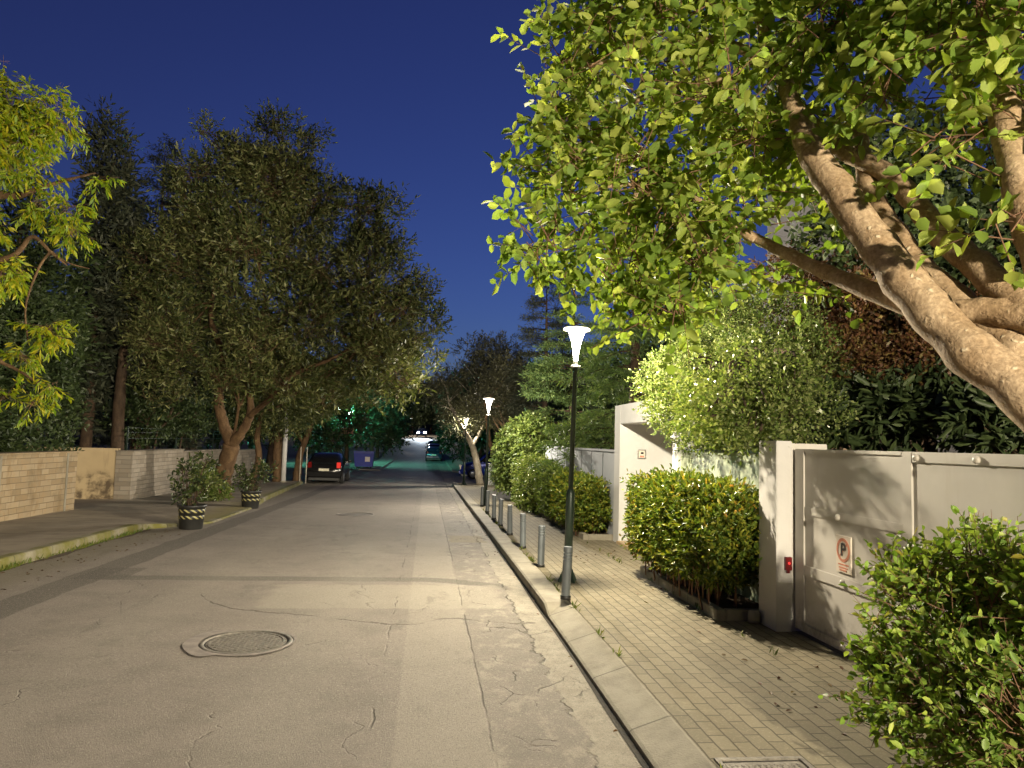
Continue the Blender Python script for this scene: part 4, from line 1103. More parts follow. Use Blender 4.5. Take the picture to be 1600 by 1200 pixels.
# --- leaning pale-trunked trees at the far pavement corner
t1 = Vector((2.55, 35.2, gz(35)+.12))
limbs = [([t1, at(743, 715, 35.2), at(735, 690, 35), at(722, 668, 34.6), at(712, 650, 34.2)], [.19, .16, .13, .08, .04]),
         ([at(738, 696, 35), at(752, 670, 35.3), at(760, 640, 35.5)], [.1, .07, .03])]
cl = [E3(735, 620, 35.5, 1.5), E3(710, 640, 35, .9), E3(765, 600, 36, 1.6), E3(790, 620, 36.5, 1.3), E3(740, 575, 36, 1.3), E3(775, 560, 36.5, 1.2), E3(700, 610, 35.5, 1.0), E3(805, 580, 37, 1.0), E3(755, 645, 35.5, .9)]
tree('olive_tree', t1, 'leaning whitish trunk tree with dark olive crown at the pavement corner', 'tree', limbs, split(cl, 6, .5, 9), 3600, 8, .17, .05, .4, M_['lf_olive'], M_['bark_white'], 71, 'leaning trees at the far corner', .4, .4, .3, .7, 'kite', tr=.06, bcl=cl)
t2 = Vector((3.05, 31.5, gz(31)+.12))
limbs = [([t2, at(772, 715, 31.5), at(765, 690, 31.4), at(760, 655, 31.5), at(757, 630, 31.5)], [.13, .11, .09, .06, .03])]
cl = [E3(770, 625, 32, 1.0), E3(800, 640, 32, .9), E3(745, 645, 32, .7), E3(790, 600, 32.5, 1.1)]
tree('olive_tree', t2, 'brown trunk tree right of the leaning whitish one', 'tree', limbs, cl, 1700, 8, .15, .05, .36, M_['lf_olive'], M_['bark_brown'], 72, 'leaning trees at the far corner', .5, .3, .3, .8, 'kite', tr=.05)
root = empty('utility_cabinet', (2.95, 33, gz(33)+.12), 'pale utility cabinet beside the leaning tree trunks', 'cabinet')
z = gz(33)+.12
b = MB(); b.box(2.75, 3.15, 32.8, 33.2, z+.1, z+1.0, 0, .015); b.build('body', M_['white'], root)
b = MB(); b.box(2.72, 3.18, 32.77, 33.23, z-.1, z+.098); b.build('plinth', M_['kerb'], root)
b = MB(); b.box(2.72, 3.18, 32.77, 33.23, z+1.002, z+1.05, 0, .01); b.build('lid', M_['white'], root)

# ------------------------------------------------------------------ house behind the gate
root = empty('house', (13, 15, 0), 'pale house behind the trees at right with tan brick ground floor', 'house')
b = MB(); b.box(9.2, 18, 9.0, 23, 2.9, 5.6); b.box(9.3, 12, 17.2, 19.6, 5.6, 9.4); b.build('wall', M_['house'], root)
b = MB(); b.box(9.05, 18.1, 8.9, 23.1, -.5, 2.898); b.build('plinth', M_['brick'], root)
b = MB(); b.box(9.1, 12.2, 17.0, 19.8, 9.402, 9.6); b.box(8.9, 9.297, 8.7, 23.3, 5.602, 5.8); b.build('roof', M_['house'], root)
for y in (10.5, 14, 17.5, 21):
    for z in (3.6,):
        f = MB(); f.box(9.15, 9.198, y-.75, y+.75, z, z+1.5); fr = f.build('window', M_['white'], root)
        p = MB(); p.box(9.14, 9.149, y-.68, y+.68, z+.07, z+1.43); p.build('pane', M_['glass'], fr)
f = MB(); f.box(9.0, 9.048, 11.5, 12.6, -.3, 2.2); f.build('door', M_['house'], root)

# ------------------------------------------------------------------ left side walls
root = empty('stone_wall', (-7.95, 12, .1), 'warm stone clad boundary wall at the left edge, before the driveway gap', 'wall')
b = MB(); b.box(-8.2, -7.86, -16, 17.9, -.3, 1.235); b.build('wall', M_['stoneA'], root)
b = MB(); b.box(-8.24, -7.82, -16, 17.94, 1.237, 1.275, 0, .006); b.build('coping', M_['stoneA'], root)
b = MB()
for y in np.arange(-6, 17.8, 2.6): b.box(-7.859, -7.845, y, y+.07, -.1, 1.235)
b.build('joint', M_['kerb'], root)
root = empty('stone_wall', (-8.1, 28, -.2), 'paler grey stone clad wall beyond the driveway gap, behind the planters', 'wall')
b = MB()
segs = [(21.25, 25.5, 1.19), (25.51, 30.5, 1.12), (30.51, 36.2, 1.05)]
for y0, y1, h in segs: b.box(-8.35, -7.93, y0, y1, -.8, h)
b.build('wall', M_['stoneB'], root)
b = MB()
for y0, y1, h in segs: b.box(-8.38, -7.90, y0-.003, y1, h+.002, h+.04, 0, .005)
b.build('coping', M_['stoneB'], root)
root = empty('plaster_wall', (-9.5, 21, 0), 'stained beige plaster wall turning back into the driveway gap', 'wall')
b = MB()
vs = [(-8.352, 21.32), (-8.352, 21.52), (-13.5, 20.75), (-13.5, 20.55)]
b.add([(x, y, z) for z in (-.3, 1.28) for x, y in vs], [(0, 1, 2, 3), (7, 6, 5, 4), (0, 4, 5, 1), (1, 5, 6, 2), (2, 6, 7, 3), (3, 7, 4, 0)]); b.build('wall', M_['beige'], root)
# metal fence on the far stone wall
root = empty('metal_fence', (-8.15, 26, 1.2), 'thin dark metal post and rail fence on top of the pale stone wall', 'fence')
for y, h in ((21.4, 1.23), (25.4, 1.23), (29.6, 1.16), (33.8, 1.09)):
    b = MB(); b.box(-8.17, -8.13, y-.02, y+.02, h-.01, h+.66); b.build('post', M_['lampm'], root)
b = MB()
for z in (1.55, 1.72, 1.84): b.box(-8.155, -8.145, 21.42, 33.8, z, z+.015)
b.build('rail', M_['lampm'], root)

# hedge on top of the left wall (grows behind it)
def garden_hedge(name, label, x0, x1, y0, y1, z0, z1, seed, n, leaf, mat):
    rg = np.random.default_rng(seed)
    root = empty(name, ((x0+x1)/2, (y0+y1)/2, 0), label, 'hedge')
    P = rg.random((n, 3)); 
    P[:, 0] = 1-P[:, 0]**2*.8
    P = np.array([x0, y0, z0])+P*np.array([x1-x0, y1-y0, z1-z0])
    lum = np.array([mnoise.noise(Vector(q)*.7) for q in P.tolist()])
    P[:, 0] += lum*.55; P[:, 2] += lum*.3
    D = nrm(np.array([.6, -.3, .15])+rg.normal(size=(n, 3))*.6)
    Pl, Dl, Nl = twig_leaves(rg, P, D, leaf*1.6, 6, .9, .15, .4, .5)
    leaf_object('foliage', Pl, Dl, Nl, leaf*rg.uniform(.7, 1.3, len(Pl)), leaf*.42, mat, root, rg, 'kite')
    b = MB(); rnd = random.Random(seed)
    for k in range(14):
        y = y0+(y1-y0)*(k+.5)/14; x = (x0+x1)/2
        b.tube([(x, y, 0), (x+.2, y+.2, z0+.5), (x+rnd.uniform(-.3, .5), y+rnd.uniform(-.4, .4), z1-.3)], [.05, .04, .01], 6, sub=3)
    b.build('stems', M_['bark_dark'], root)
    return root
garden_hedge('garden_hedge', 'tall dark overgrown hedge rising behind the warm stone wall', -9.9, -8.15, 8.5, 18.2, 1.15, 4.6, 81, 9000, .12, M_['lf_dark'])

# ------------------------------------------------------------------ left trees
tb = Vector((-6.0, 22.7, gz(22.7)+.1))
fork = at(362, 695, 22.3)
limbs = [([tb, tb+Vector((.1, -.05, .35)), at(350, 740, 22.5), fork], [.36, .27, .235, .25]),
         ([fork, at(347, 655, 22.4), at(342, 615, 22.4), at(350, 560, 22.3), at(330, 500, 22.3), at(338, 430, 22.2)], [.19, .15, .125, .10, .075, .04]),
         ([fork, at(382, 668, 22.0), at(392, 640, 21.8), at(388, 600, 21.6), at(395, 545, 21.5), at(415, 480, 21.3)], [.18, .13, .10, .085, .06, .03]),
         ([at(390, 650, 21.8), at(425, 620, 21.4), at(460, 585, 21), at(520, 560, 20.8), at(570, 530, 20.7)], [.09, .075, .06, .045, .02]),
         ([at(345, 600, 22.4), at(310, 560, 22.8), at(270, 520, 23), at(240, 480, 23.2)], [.08, .06, .045, .02]),
         ([at(352, 555, 22.3), at(400, 500, 22), at(440, 420, 21.9), at(450, 330, 22)], [.08, .06, .045, .02])]
cl = [E3(440, 265, 22.0, 1.5), E3(345, 300, 22.5, 1.3), E3(525, 345, 21.6, 1.3), E3(285, 400, 23, 1.3), E3(400, 390, 21.2, 1.7), E3(545, 450, 20.8, 1.45), E3(610, 510, 20.8, 1.05),
      E3(300, 520, 22.2, 1.4), E3(440, 530, 20.8, 1.4), E3(585, 580, 21, 1.0), E3(240, 480, 23.2, .85), E3(655, 470, 21.2, .55), E3(655, 545, 21, .55), E3(430, 205, 22.2, .42, .5), E3(330, 225, 22.5, .4, .6), E3(385, 240, 22.3, .4, .5), E3(480, 225, 22.1, .4, .4),
      E3(370, 590, 21.6, .8), E3(505, 598, 21.8, .6), E3(505, 520, 21.6, 1.0), E3(385, 425, 22.4, 1.3), E3(640, 500, 20.9, .8), E3(560, 540, 21.4, .9), E3(255, 590, 23, .8), E3(600, 330, 21.6, .55), E3(590, 395, 21.2, .8), E3(280, 300, 22.8, .5), E3(640, 600, 21.5, .5), E3(460, 590, 21.3, .6)]
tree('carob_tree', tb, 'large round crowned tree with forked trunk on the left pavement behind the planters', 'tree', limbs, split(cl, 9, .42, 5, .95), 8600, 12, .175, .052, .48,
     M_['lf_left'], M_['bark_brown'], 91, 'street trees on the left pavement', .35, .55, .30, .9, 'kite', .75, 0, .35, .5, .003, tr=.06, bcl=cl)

# smaller trees beyond it on the left pavement
def street_tree(bx, by, limb, cls, label, seed, n=1500, mat='lf_left', bark='bark_brown', leaf=.16):
    return tree('street_tree', (bx, by, gz(by)+.1), label, 'tree', limb, cls, n, 8, leaf, .06, .4, M_[mat], M_[bark], seed, 'street trees on the left pavement', .45, .35, .35, .8, 'kite', tr=.05)
b0 = Vector((-6.7, 29.5, gz(29.5)+.1))
street_tree(b0.x, b0.y, [([b0, at(404, 720, 29.5), at(402, 680, 29.5), at(410, 640, 29.5)], [.14, .12, .11, .06])],
            [E3(400, 620, 30, 1.4), E3(440, 640, 29.5, 1.0), E3(370, 630, 30, .9), E3(430, 590, 30.5, 1.3)], 'slim brown trunk tree directly behind the second planter', 92)
b0 = Vector((-6.5, 34.0, gz(34)+.1))
street_tree(b0.x, b0.y, [([b0, at(433, 720, 34), at(436, 680, 34), at(445, 640, 34)], [.24, .2, .18, .1])],
            [E3(460, 632, 34, 1.2), E3(430, 630, 34.5, 1.1), E3(490, 615, 34, 1.1)], 'thick trunk tree beside the whitish pole', 93)
b0 = Vector((-5.9, 35.2, gz(35)+.1))
street_tree(b0.x, b0.y, [([b0, at(468, 715, 35.2), at(476, 690, 35), at(488, 660, 34.8), at(500, 635, 34.5)], [.2, .16, .14, .1, .05]), ([at(474, 692, 35), at(455, 665, 35.4), at(440, 650, 35.6)], [.09, .07, .04])],
            [E3(500, 618, 34.5, 1.0), E3(520, 610, 34, .8), E3(470, 635, 35, .8), E3(535, 595, 35, 1.0)], 'dark leaning tree next to the parked black hatchback', 94)
root = empty('pole', (-6.35, 33.6, gz(33.6)+.1), 'pale whitish pole standing against the thick trunk on the left', 'pole')
z = gz(33.6)+.1
b = MB(); b.lathe([(.10, 0), (.095, 4.5), (.0, 4.5)], -6.2, 33.6, z, 14); b.build('shaft', M_['postc'], root)
b = MB(); b.lathe([(.14, -.05), (.14, .05), (.10, .08)], -6.2, 33.6, z, 14); b.build('base', M_['kerb'], root)
for x in (-5.62, -5.35):
    r_ = empty('tree_stake', (x, 34.3, gz(34.3)+.1), ('pale thin stake nearer the trunk' if x < -5.5 else 'pale thin stake nearer the car')+' of the leaning left tree', 'stake', 'tree stakes by the leaning tree')
    b = MB(); b.lathe([(.022, -.05), (.022, 1.55), (.012, 1.58), (0, 1.58)], x, 34.3, gz(34.3)+.1, 8); b.build('shaft', M_['whitewash'], r_)
# low shrub round the big trunk
tree('low_shrub', (-5.95, 21.9, gz(22)+.1), 'low yellow-green shrub growing at the foot of the forked trunk', 'shrub', [([(-5.95, 21.9, -.2), (-5.95, 21.9, .2)], [.02, .01])],
     [E3(328, 765, 21.8, .35, .25), E3(318, 745, 22, .25, .3), E3(345, 770, 21.5, .2, .15)], 350, 7, .09, .05, .16, M_['lf_lig'], M_['twig'], 95, None, .2, .5, 0, 1, 'oval')

# planters
def planter(loc, label, plabel, cl, seed, tilt=0):
    root = empty('planter_tub', loc, label, 'planter', 'black tubs with hazard tape on the left')
    b = MB(); b.lathe([(.205, 0), (.215, .02), (.245, .42), (.27, .43), (.27, .47), (.24, .47), (.235, .40), (0, .40)], n=28); b.build('tub', M_['black'], root, LOCAL)
    for z, r in ((.205, .2335), (.325, .2420)):
        h = MB(); h.lathe([(r-.004, z), (r+.003, z+.004), (r+.006, z+.062), (r-.002, z+.066)], n=36); h.f = h.f[:-2]; h.mi = h.mi[:-2]; h.sm = h.sm[:-2]; h.build('tape_band', M_['hazard'], root, LOCAL)
    s = MB(); s.lathe([(.234, .405), (.12, .425), (0, .43)], n=20); s.build('soil', M_['soil'], root, LOCAL)
    rg = np.random.default_rng(seed)
    pr = empty('potted_shrub', (loc[0], loc[1], loc[2]+.42), plabel, 'shrub', 'shrubs growing in the tubs')
    P, D = clump_points(rg, cl, 115, .2, .5, .0, 2, .8, .5)
    Pl, Dl, Nl = twig_leaves(rg, P, D, .13, 6, .9, .1, .4, .6)
    ex = stems(P-D*.12, P+D*.13, .003)
    leaf_object('foliage', Pl, Dl, Nl, .09*rg.uniform(.7, 1.2, len(Pl)), .045, [M_['lf_dark2'], M_['bark_dark']], pr, rg, 'oval', extra=ex)
    b = MB(); rnd = random.Random(seed)
    for c in cl:
        for _ in range(3):
            p0 = pr.location+Vector((rnd.uniform(-.08, .08), rnd.uniform(-.08, .08), 0)); e = c[0]+Vector((rnd.uniform(-.12, .12), rnd.uniform(-.12, .12), .1))
            b.tube([p0, (p0+e)/2+Vector((rnd.uniform(-.06, .06), 0, .05)), e], [.009, .007, .003], 5, sub=3)
    b.build('stems', M_['bark_dark'], pr)
M_['lf_dark2'] = leafmat('potted_shrub_leaf', (.018, .032, .012), (.04, .06, .02), (.09, .11, .035), .35, .25)
p1 = Vector((-4.55, 15.35, gz(15.35)+.0)); 
planter(p1, 'black plastic tub with two hazard tape bands, nearer one at the kerb end', 'tall straggly dark shrub in the nearer hazard taped tub',
        [(p1+Vector((0, 0, .62)), .22, .22, .16), (p1+Vector((.0, .1, 1.0)), .24, .24, .2), (p1+Vector((-.12, 0, 1.15)), .2, .2, .18), (p1+Vector((.2, .1, 1.3)), .18, .2, .17), (p1+Vector((-.32, 0, .98)), .12, .12, .08), (p1+Vector((-.22, .05, .7)), .16, .16, .16), (p1+Vector((.42, .1, .95)), .12, .14, .16)], 101)
p2 = Vector((-4.62, 20.6, gz(20.6)+.0))
planter(p2, 'black plastic tub with two hazard tape bands, farther one before the forked tree', 'bushy dark shrub in the farther hazard taped tub',
        [(p2+Vector((0, 0, .65)), .24, .24, .2), (p2+Vector((.2, .1, .95)), .26, .26, .26), (p2+Vector((-.2, 0, .8)), .22, .22, .18), (p2+Vector((.38, .1, 1.0)), .18, .2, .22), (p2+Vector((-.3, .1, .98)), .18, .18, .1)], 102)

# --- yellow autumn tree reaching in from the left edge
yb = Vector((-6.35, 8.3, .1))
limbs = [([yb, yb+Vector((.05, .05, 1.2)), yb+Vector((.15, .1, 2.2)), yb+Vector((.3, .1, 3.2))], [.14, .12, .10, .07]),
         ([yb+Vector((.15, .1, 2.4)), at(-60, 430, 8.4), at(20, 400, 8.4), at(50, 370, 8.5), at(80, 395, 8.5), at(105, 415, 8.6)], [.06, .045, .03, .022, .015, .006]),
         ([yb+Vector((.2, .1, 2.9)), at(-40, 320, 8.4), at(30, 305, 8.4), at(90, 285, 8.5), at(150, 270, 8.6)], [.06, .05, .035, .02, .008]),
         ([yb+Vector((.25, .1, 3.1)), at(-30, 260, 8.3), at(40, 220, 8.3), at(90, 180, 8.4)], [.05, .04, .025, .008]),
         ([yb+Vector((.12, .1, 1.9)), at(-50, 560, 8.3), at(10, 570, 8.4), at(60, 600, 8.4), at(70, 615, 8.4)], [.04, .03, .02, .01, .005]),
         ([at(80, 392, 8.5), at(60, 420, 8.5), at(40, 480, 8.5), at(45, 540, 8.5)], [.015, .013, .01, .006]),
         ([at(75, 390, 8.5), at(105, 410, 8.6), at(140, 420, 8.7)], [.014, .009, .004])]
cl = [E3(15, 165, 8.3, .24), E3(75, 172, 8.4, .18), E3(100, 200, 8.4, .12), E3(60, 265, 8.4, .12), E3(-20, 215, 8.2, .3), E3(45, 215, 8.4, .2), E3(15, 265, 8.3, .1), E3(60, 318, 8.4, .12, .1), E3(105, 325, 8.5, .15, .12), E3(112, 362, 8.5, .1, .1), E3(150, 280, 8.6, .09, .05),
      E3(0, 430, 8.3, .12, .12), E3(25, 425, 8.4, .08), E3(72, 515, 8.4, .12, .08), E3(95, 530, 8.5, .06), E3(35, 560, 8.4, .10, .07), E3(78, 605, 8.4, .07), E3(50, 632, 8.4, .07, .05), E3(5, 620, 8.3, .09, .07), E3(5, 95, 8.4, .03), E3(-70, 150, 8.2, .4), E3(-70, 350, 8.2, .35)]
tree('autumn_tree', yb, 'yellow-green autumn leaved tree reaching in from the left edge over the pavement', 'tree', limbs, cl, 1150, 11, .10, .027, .18,
     M_['lf_yellow'], M_['bark_brown'], 111, None, .2, -.25, .35, 2.5, 'kite', .7, .75, .4, .4, .002, True, auto=False)

# --- dark garden trees behind the left walls
def dark_tree(px, Y, top, wpx, label, seed, mat='lf_dark', n=1500, leaf=.3, low=640):
    b0 = at(px, 690, Y); b0.z = gz(Y); m_ = Y/FPX*1.05
    tz = at(px, top, Y); lo = at(px, low, Y)
    rg_ = random.Random(seed); cls = []
    Hh = tz.z-lo.z
    for k in range(9):
        f = k/8; wd = wpx*m_*(.55+.45*math.sin(math.pi*(1-f)**.8*.85+.2))*(1-.62*f)
        cls.append((Vector((b0.x+rg_.uniform(-.55, .55)*wd, Y+rg_.uniform(-.5, .5)*wd*.6, lo.z+Hh*(f*.86+.06))), wd*.55, wd*.55, Hh*.13))
    return tree('garden_tree', b0, label, 'tree', [([b0, Vector((b0.x+.1, Y, lo.z)), Vector((b0.x, Y, (lo.z+tz.z)/2))], [.2, .17, .08])], cls, n, 8, leaf, leaf*.3, .6,
         M_[mat], M_['bark_dark'], seed, 'dark garden trees behind the left walls', .4, .5, .35, .5, 'kite', tr=.06)
dark_tree(130, 24, 190, 110, 'tall dark tree behind the yellow leaves, with sloping top', 121, 'lf_condark', 2600, .26)
dark_tree(20, 21, 300, 120, 'dark tree at the far left edge, above the overgrown hedge', 122, 'lf_dark', 2000, .24)
dark_tree(210, 27, 430, 90, 'dim leafy tree above the driveway gap, left of the large round crown', 123, 'lf_condark', 2000, .26, 600)
conifer(tuple(at(228, 690, 31).xy)+(gz(31),), 14.0, 2.0, 'slim pointed dark conifer left of the large round crown', 124, M_['lf_condark'], 4200, .36, .10, 1.5, 'dark garden trees behind the left walls', power=.75)
conifer(tuple(at(182, 690, 34).xy)+(gz(34),), 12.5, 2.6, 'broader dark conifer right behind the yellow tree', 125, M_['lf_condark'], 4000, .36, .15, 1.5, 'dark garden trees behind the left walls', power=.8)
dark_tree(300, 36, 300, 110, 'dim tall tree filling behind the large round crown', 126, 'lf_dark', 1600, .34)
r_ = MB(); q0 = at(186, 700, 23.5); r_.tube([(q0.x, 23.5, -.2), at(186, 640, 23.5), at(192, 560, 23.6), at(200, 480, 23.8)], [.2, .17, .14, .08], 10, lump=.2, sub=5)
root = empty('bare_tree', (q0.x, 23.5, -.2), 'reddish brown bare trunk in the dark garden over the driveway gap', 'tree'); r_.build('trunk', M_['bark_dark'], root)
for (px, Y, lab, sd) in ((280, 26, 'dim low shrub behind the post and rail fence', 131), (240, 24.5, 'dim low shrub just inside the driveway gap', 132)):
    b0 = at(px, 690, Y); b0.z = -.2
    tree('garden_shrub', b0, lab, 'shrub', [([b0, b0+Vector((0, 0, 1)), b0+Vector((.1, 0, 2))], [.05, .04, .02])], [E3(px-25, 660, Y, .9, .6), E3(px+30, 645, Y, 1.0, .7), E3(px, 620, Y+.5, .9, .6)], 700, 7, .14, .06, .3, M_['lf_dark'], M_['bark_dark'], sd, 'dim shrubs inside the left garden', .4, .4, .2, 1, 'kite')

# ------------------------------------------------------------------ cars
def wheel(parent, x, y, r=.31, w_=.2):
    t_ = MB(); t_.lathe([(r*.66, -w_/2), (r*.95, -w_/2), (r, -w_/2+.03), (r, w_/2-.03), (r*.95, w_/2), (r*.66, w_/2)], 0, 0, 0, 24, axis='x'); 
    t_ = t_.build('wheel', M_['tyre'], parent, LOCAL); t_.location = (x, y, r)
    s = 1 if x > 0 else -1
    k = MB(); k.lathe([(r*.66, 0), (r*.62, s*.02), (r*.2, s*.03), (.0, s*.04)] if s > 0 else [(0, s*.04), (r*.2, s*.03), (r*.62, s*.02), (r*.66, 0)], 0, 0, 0, 20, axis='x')
    for j in range(5):
        a = j*1.2566; k.box(s*.03-.012, s*.03+.012, -.025, .025, .0, .0)
    k = k.build('rim', M_['rim'], t_, LOCAL); k.location = (s*w_*.42, 0, 0)
def car(name, loc, rz, label, paint, kind='hatch', cat='car', group=None, lit=False, plate=True):
    root = empty(name, loc, label, cat, group, rz)
    W = .84
    # stations: y (0 rear bumper .. front), sill z, belt z, roof z, half belt, half roof
    if kind == 'hatch':
        st = [(0, .36, .78, .80, .76, .66), (.06, .28, .86, .90, .82, .68), (.22, .25, .90, 1.16, W, .60), (.48, .24, .91, 1.36, W, .58), (.95, .24, .91, 1.43, W, .58), (1.7, .24, .90, 1.44, W, .58),
              (2.25, .24, .89, 1.36, W, .57), (2.95, .24, .88, .94, W, .70), (3.55, .25, .80, .86, .82, .66), (3.85, .30, .68, .70, .74, .60), (3.92, .38, .58, .60, .66, .55)]
    else:
        st = [(0, .38, .85, .87, .78, .70), (.05, .28, .95, 1.2, .84, .66), (.18, .25, 1.0, 1.62, .86, .64), (.6, .24, 1.0, 1.76, .86, .64), (1.6, .24, .99, 1.79, .86, .64), (2.4, .24, .98, 1.72, .86, .63),
              (3.15, .24, .96, 1.08, .86, .70), (3.75, .25, .88, .94, .84, .68), (4.1, .3, .74, .76, .76, .6), (4.18, .4, .62, .64, .66, .55)]
    b = MB(); n = 12; vs = []
    for (y, zs_, zb_, zr, hb, hr) in st:
        half = [(hb*.90, zs_), (hb*.99, zs_+(zb_-zs_)*.35), (hb, zs_+(zb_-zs_)*.75), (hb*.985, zb_), (hr+(hb-hr)*.12, zr-.06 if zr-zb_ > .15 else zr-.02), (hr*.8, zr)]
        vs += [(x, y, z_) for x, z_ in half]+[(-x, y, z_) for x, z_ in reversed(half)]
    fs = []
    for i in range(len(st)-1):
        for j in range(n):
            k = (j+1) % n; fs.append((i*n+j, (i+1)*n+j, (i+1)*n+k, i*n+k))
    fs += [tuple(range(n)), tuple((len(st)-1)*n+j for j in reversed(range(n)))]
    b.add(vs, fs, 0, True); b.build('body', paint, root, LOCAL)
    def pt(i, side, f):           # on the side glass: f=0 belt, 1 roof edge
        y, zs_, zb_, zr, hb, hr = st[i]; x = hb*.985+(hr+(hb-hr)*.12-hb*.985)*f; return (side*(x+.006), y, zb_+(zr-.06-zb_)*f)
    a, c_ = (3, 7) if kind == 'hatch' else (2, 6)
    for s in (-1, 1):
        g_ = MB(); ids = list(range(a, c_)); q = [pt(i, s, .08) for i in ids]+[(pt(c_, s, 0)[0], st[c_][0]-.08, st[c_][2]+.03)]+[pt(i, s, .90) for i in reversed(ids)]
        g_.add(q, [tuple(range(len(q))) if s > 0 else tuple(reversed(range(len(q))))]); g_.build('side_window', M_['glass'], root, LOCAL)
    i0, i1 = (1, 3) if kind == 'hatch' else (1, 2)
    y0, z0, h0 = st[i0][0], st[i0][2]+.06, st[i0][4]*.86; y1, z1, h1 = st[i1][0], st[i1][3]-.07, st[i1][5]*.92
    g_ = MB(); g_.add([(-h0, y0-.012, z0), (h0, y0-.012, z0), (h1, y1-.075, z1), (-h1, y1-.075, z1)], [(0, 1, 2, 3)]); g_.build('rear_window', M_['glass'], root, LOCAL)
    j0 = c_; y0, z0, h0 = st[j0][0], st[j0][3], st[j0][5]; y1, z1, h1 = st[j0-1][0], st[j0-1][3], st[j0-1][5]
    g_ = MB(); g_.add([(-h0, y0+.01, z0+.015), (h0, y0+.01, z0+.015), (h1*.9, y1+.05, z1-.01), (-h1*.9, y1+.05, z1-.01)], [(3, 2, 1, 0)]); g_.build('windscreen', M_['glass'], root, LOCAL)
    L = st[-1][0]
    for y in (.68, L-.78):
        for s in (-1, 1): wheel(root, s*(W-.09), y)
    for s in (-1, 1):
        tl = MB(); tl.box(s*.66-.09, s*.66+.09, -.012, .05, .74 if kind == 'hatch' else .8, 1.0, 0, .01); tl.build('tail_light', M_['tailglint'] if (lit and s > 0) else M_['tail'], root, LOCAL)
        hl = MB(); hl.box(s*.55-.19, s*.55+.19, L-.14, L-.005, .55, .80, 0, .03); hl.build('headlight', M_['signw'], root, LOCAL)
        mr = MB(); mr.box(s*(W+.07)-.09, s*(W+.07)+.09, c_ and st[c_][0]-.35, st[c_][0]-.23, .92, 1.04, 0, .02); mr.build('mirror', paint, root, LOCAL)
    bp = MB(); bp.box(-.78, .78, -.045, .06, .34, .56, 0, .03); bp.build('rear_bumper', paint if kind == 'hatch' else M_['black'], root, LOCAL)
    bp = MB(); bp.box(-.68, .68, L-.06, L+.03, .30, .50, 0, .03); bp.build('front_bumper', paint, root, LOCAL)
    ub = MB(); ub.box(-.7, .7, .1, L-.1, .16, .30); ub.build('underbody', M_['black'], root, LOCAL)
    if plate:
        pl = MB(); pl.box(-.23, .23, -.052, -.046, .60, .71); pl.build('number_plate', M_['plate'], root, LOCAL)
        rc = MB(); rc.box(-.24, .24, -.046, .03, .585, .725); rc.build('plate_recess', M_['black'], root, LOCAL)
    return root
car('parked_car', (-4.72, 35.4, gz(36.5)), 0, 'black hatchback parked at the left kerb, seen from behind', M_['cblack'], 'hatch', lit=True)
car('parked_car', (6.12, 44.6, gz(45)), R(90), 'blue tall car standing nose out of the right side road', M_['cblue'], 'mpv')
for k, (x, y, lab) in enumerate(((.70, 76.5, 'dark car parked uphill on the right, nearest of its line'), (.75, 84, 'dark car second in the line parked uphill on the right'), (.78, 92, 'dark car last in the line parked uphill on the right'))):
    a = math.atan2(gz(y+4)-gz(y), 4)
    o = car('parked_car', (x, y, gz(y)+.01), 0, lab, M_['cnavy'], 'hatch', group='dark cars parked uphill'); o.rotation_euler = (a, 0, 0)
# oncoming car with dazzling headlights at the crest
o = car('oncoming_car', (-1.05, 132, gz(132)), R(180), 'car at the far crest with dazzling white headlights', M_['cnavy'], 'hatch')
for ch in list(o.children):
    if ch.name.startswith('headlight'):
        for i_, m_ in enumerate(ch.data.materials): ch.data.materials[i_] = M_['head']
l = bpy.data.lights.new('headlight_beam', 'SPOT'); l.energy = 9000; l.color = (.7, .85, 1); l.spot_size = R(70); l.spot_blend = .6; l.shadow_soft_size = .1
lo = bpy.data.objects.new('headlight_beam', l); COL.objects.link(lo); lo.parent = o; lo.location = (0, 4.1, .7); lo.rotation_euler = (R(86), 0, 0)

# ------------------------------------------------------------------ container and far street furniture
root = empty('waste_container', (-4.6, 56, gz(56)), 'blue wheeled waste container at the far left corner', 'container')
x, y, z = -4.55, 55.5, gz(56)
b = MB(); b.add([(x+sx*(.72 if zz_ > .5 else .62), y+sy*(.55 if zz_ > .5 else .45), z+zz_) for zz_ in (.18, 1.15) for sx, sy in ((-1, -1), (1, -1), (1, 1), (-1, 1))],
            [(3, 2, 1, 0), (4, 5, 6, 7), (0, 1, 5, 4), (1, 2, 6, 5), (2, 3, 7, 6), (3, 0, 4, 7)]); b.build('body', M_['binblue'], root)
b = MB(); b.box(x-.76, x+.76, y-.6, y+.6, z+1.152, z+1.30, 0, .05); b.build('lid', M_['binblue'], root)
for sx in (-1, 1):
    for sy in (-1, 1):
        b = MB(); b.lathe([(.0, -.03), (.1, -.03), (.1, .03), (0, .03)], x+sx*.5, y+sy*.35, z+.1, 14, axis='x'); b.build('wheel', M_['tyre'], root)
b = MB(); b.box(x+.10, x+.45, y-.53, y-.515, z+.55, z+.9); lbl = b.build('sticker', M_['signw'], root); lbl.rotation_euler = (R(0), 0, 0)

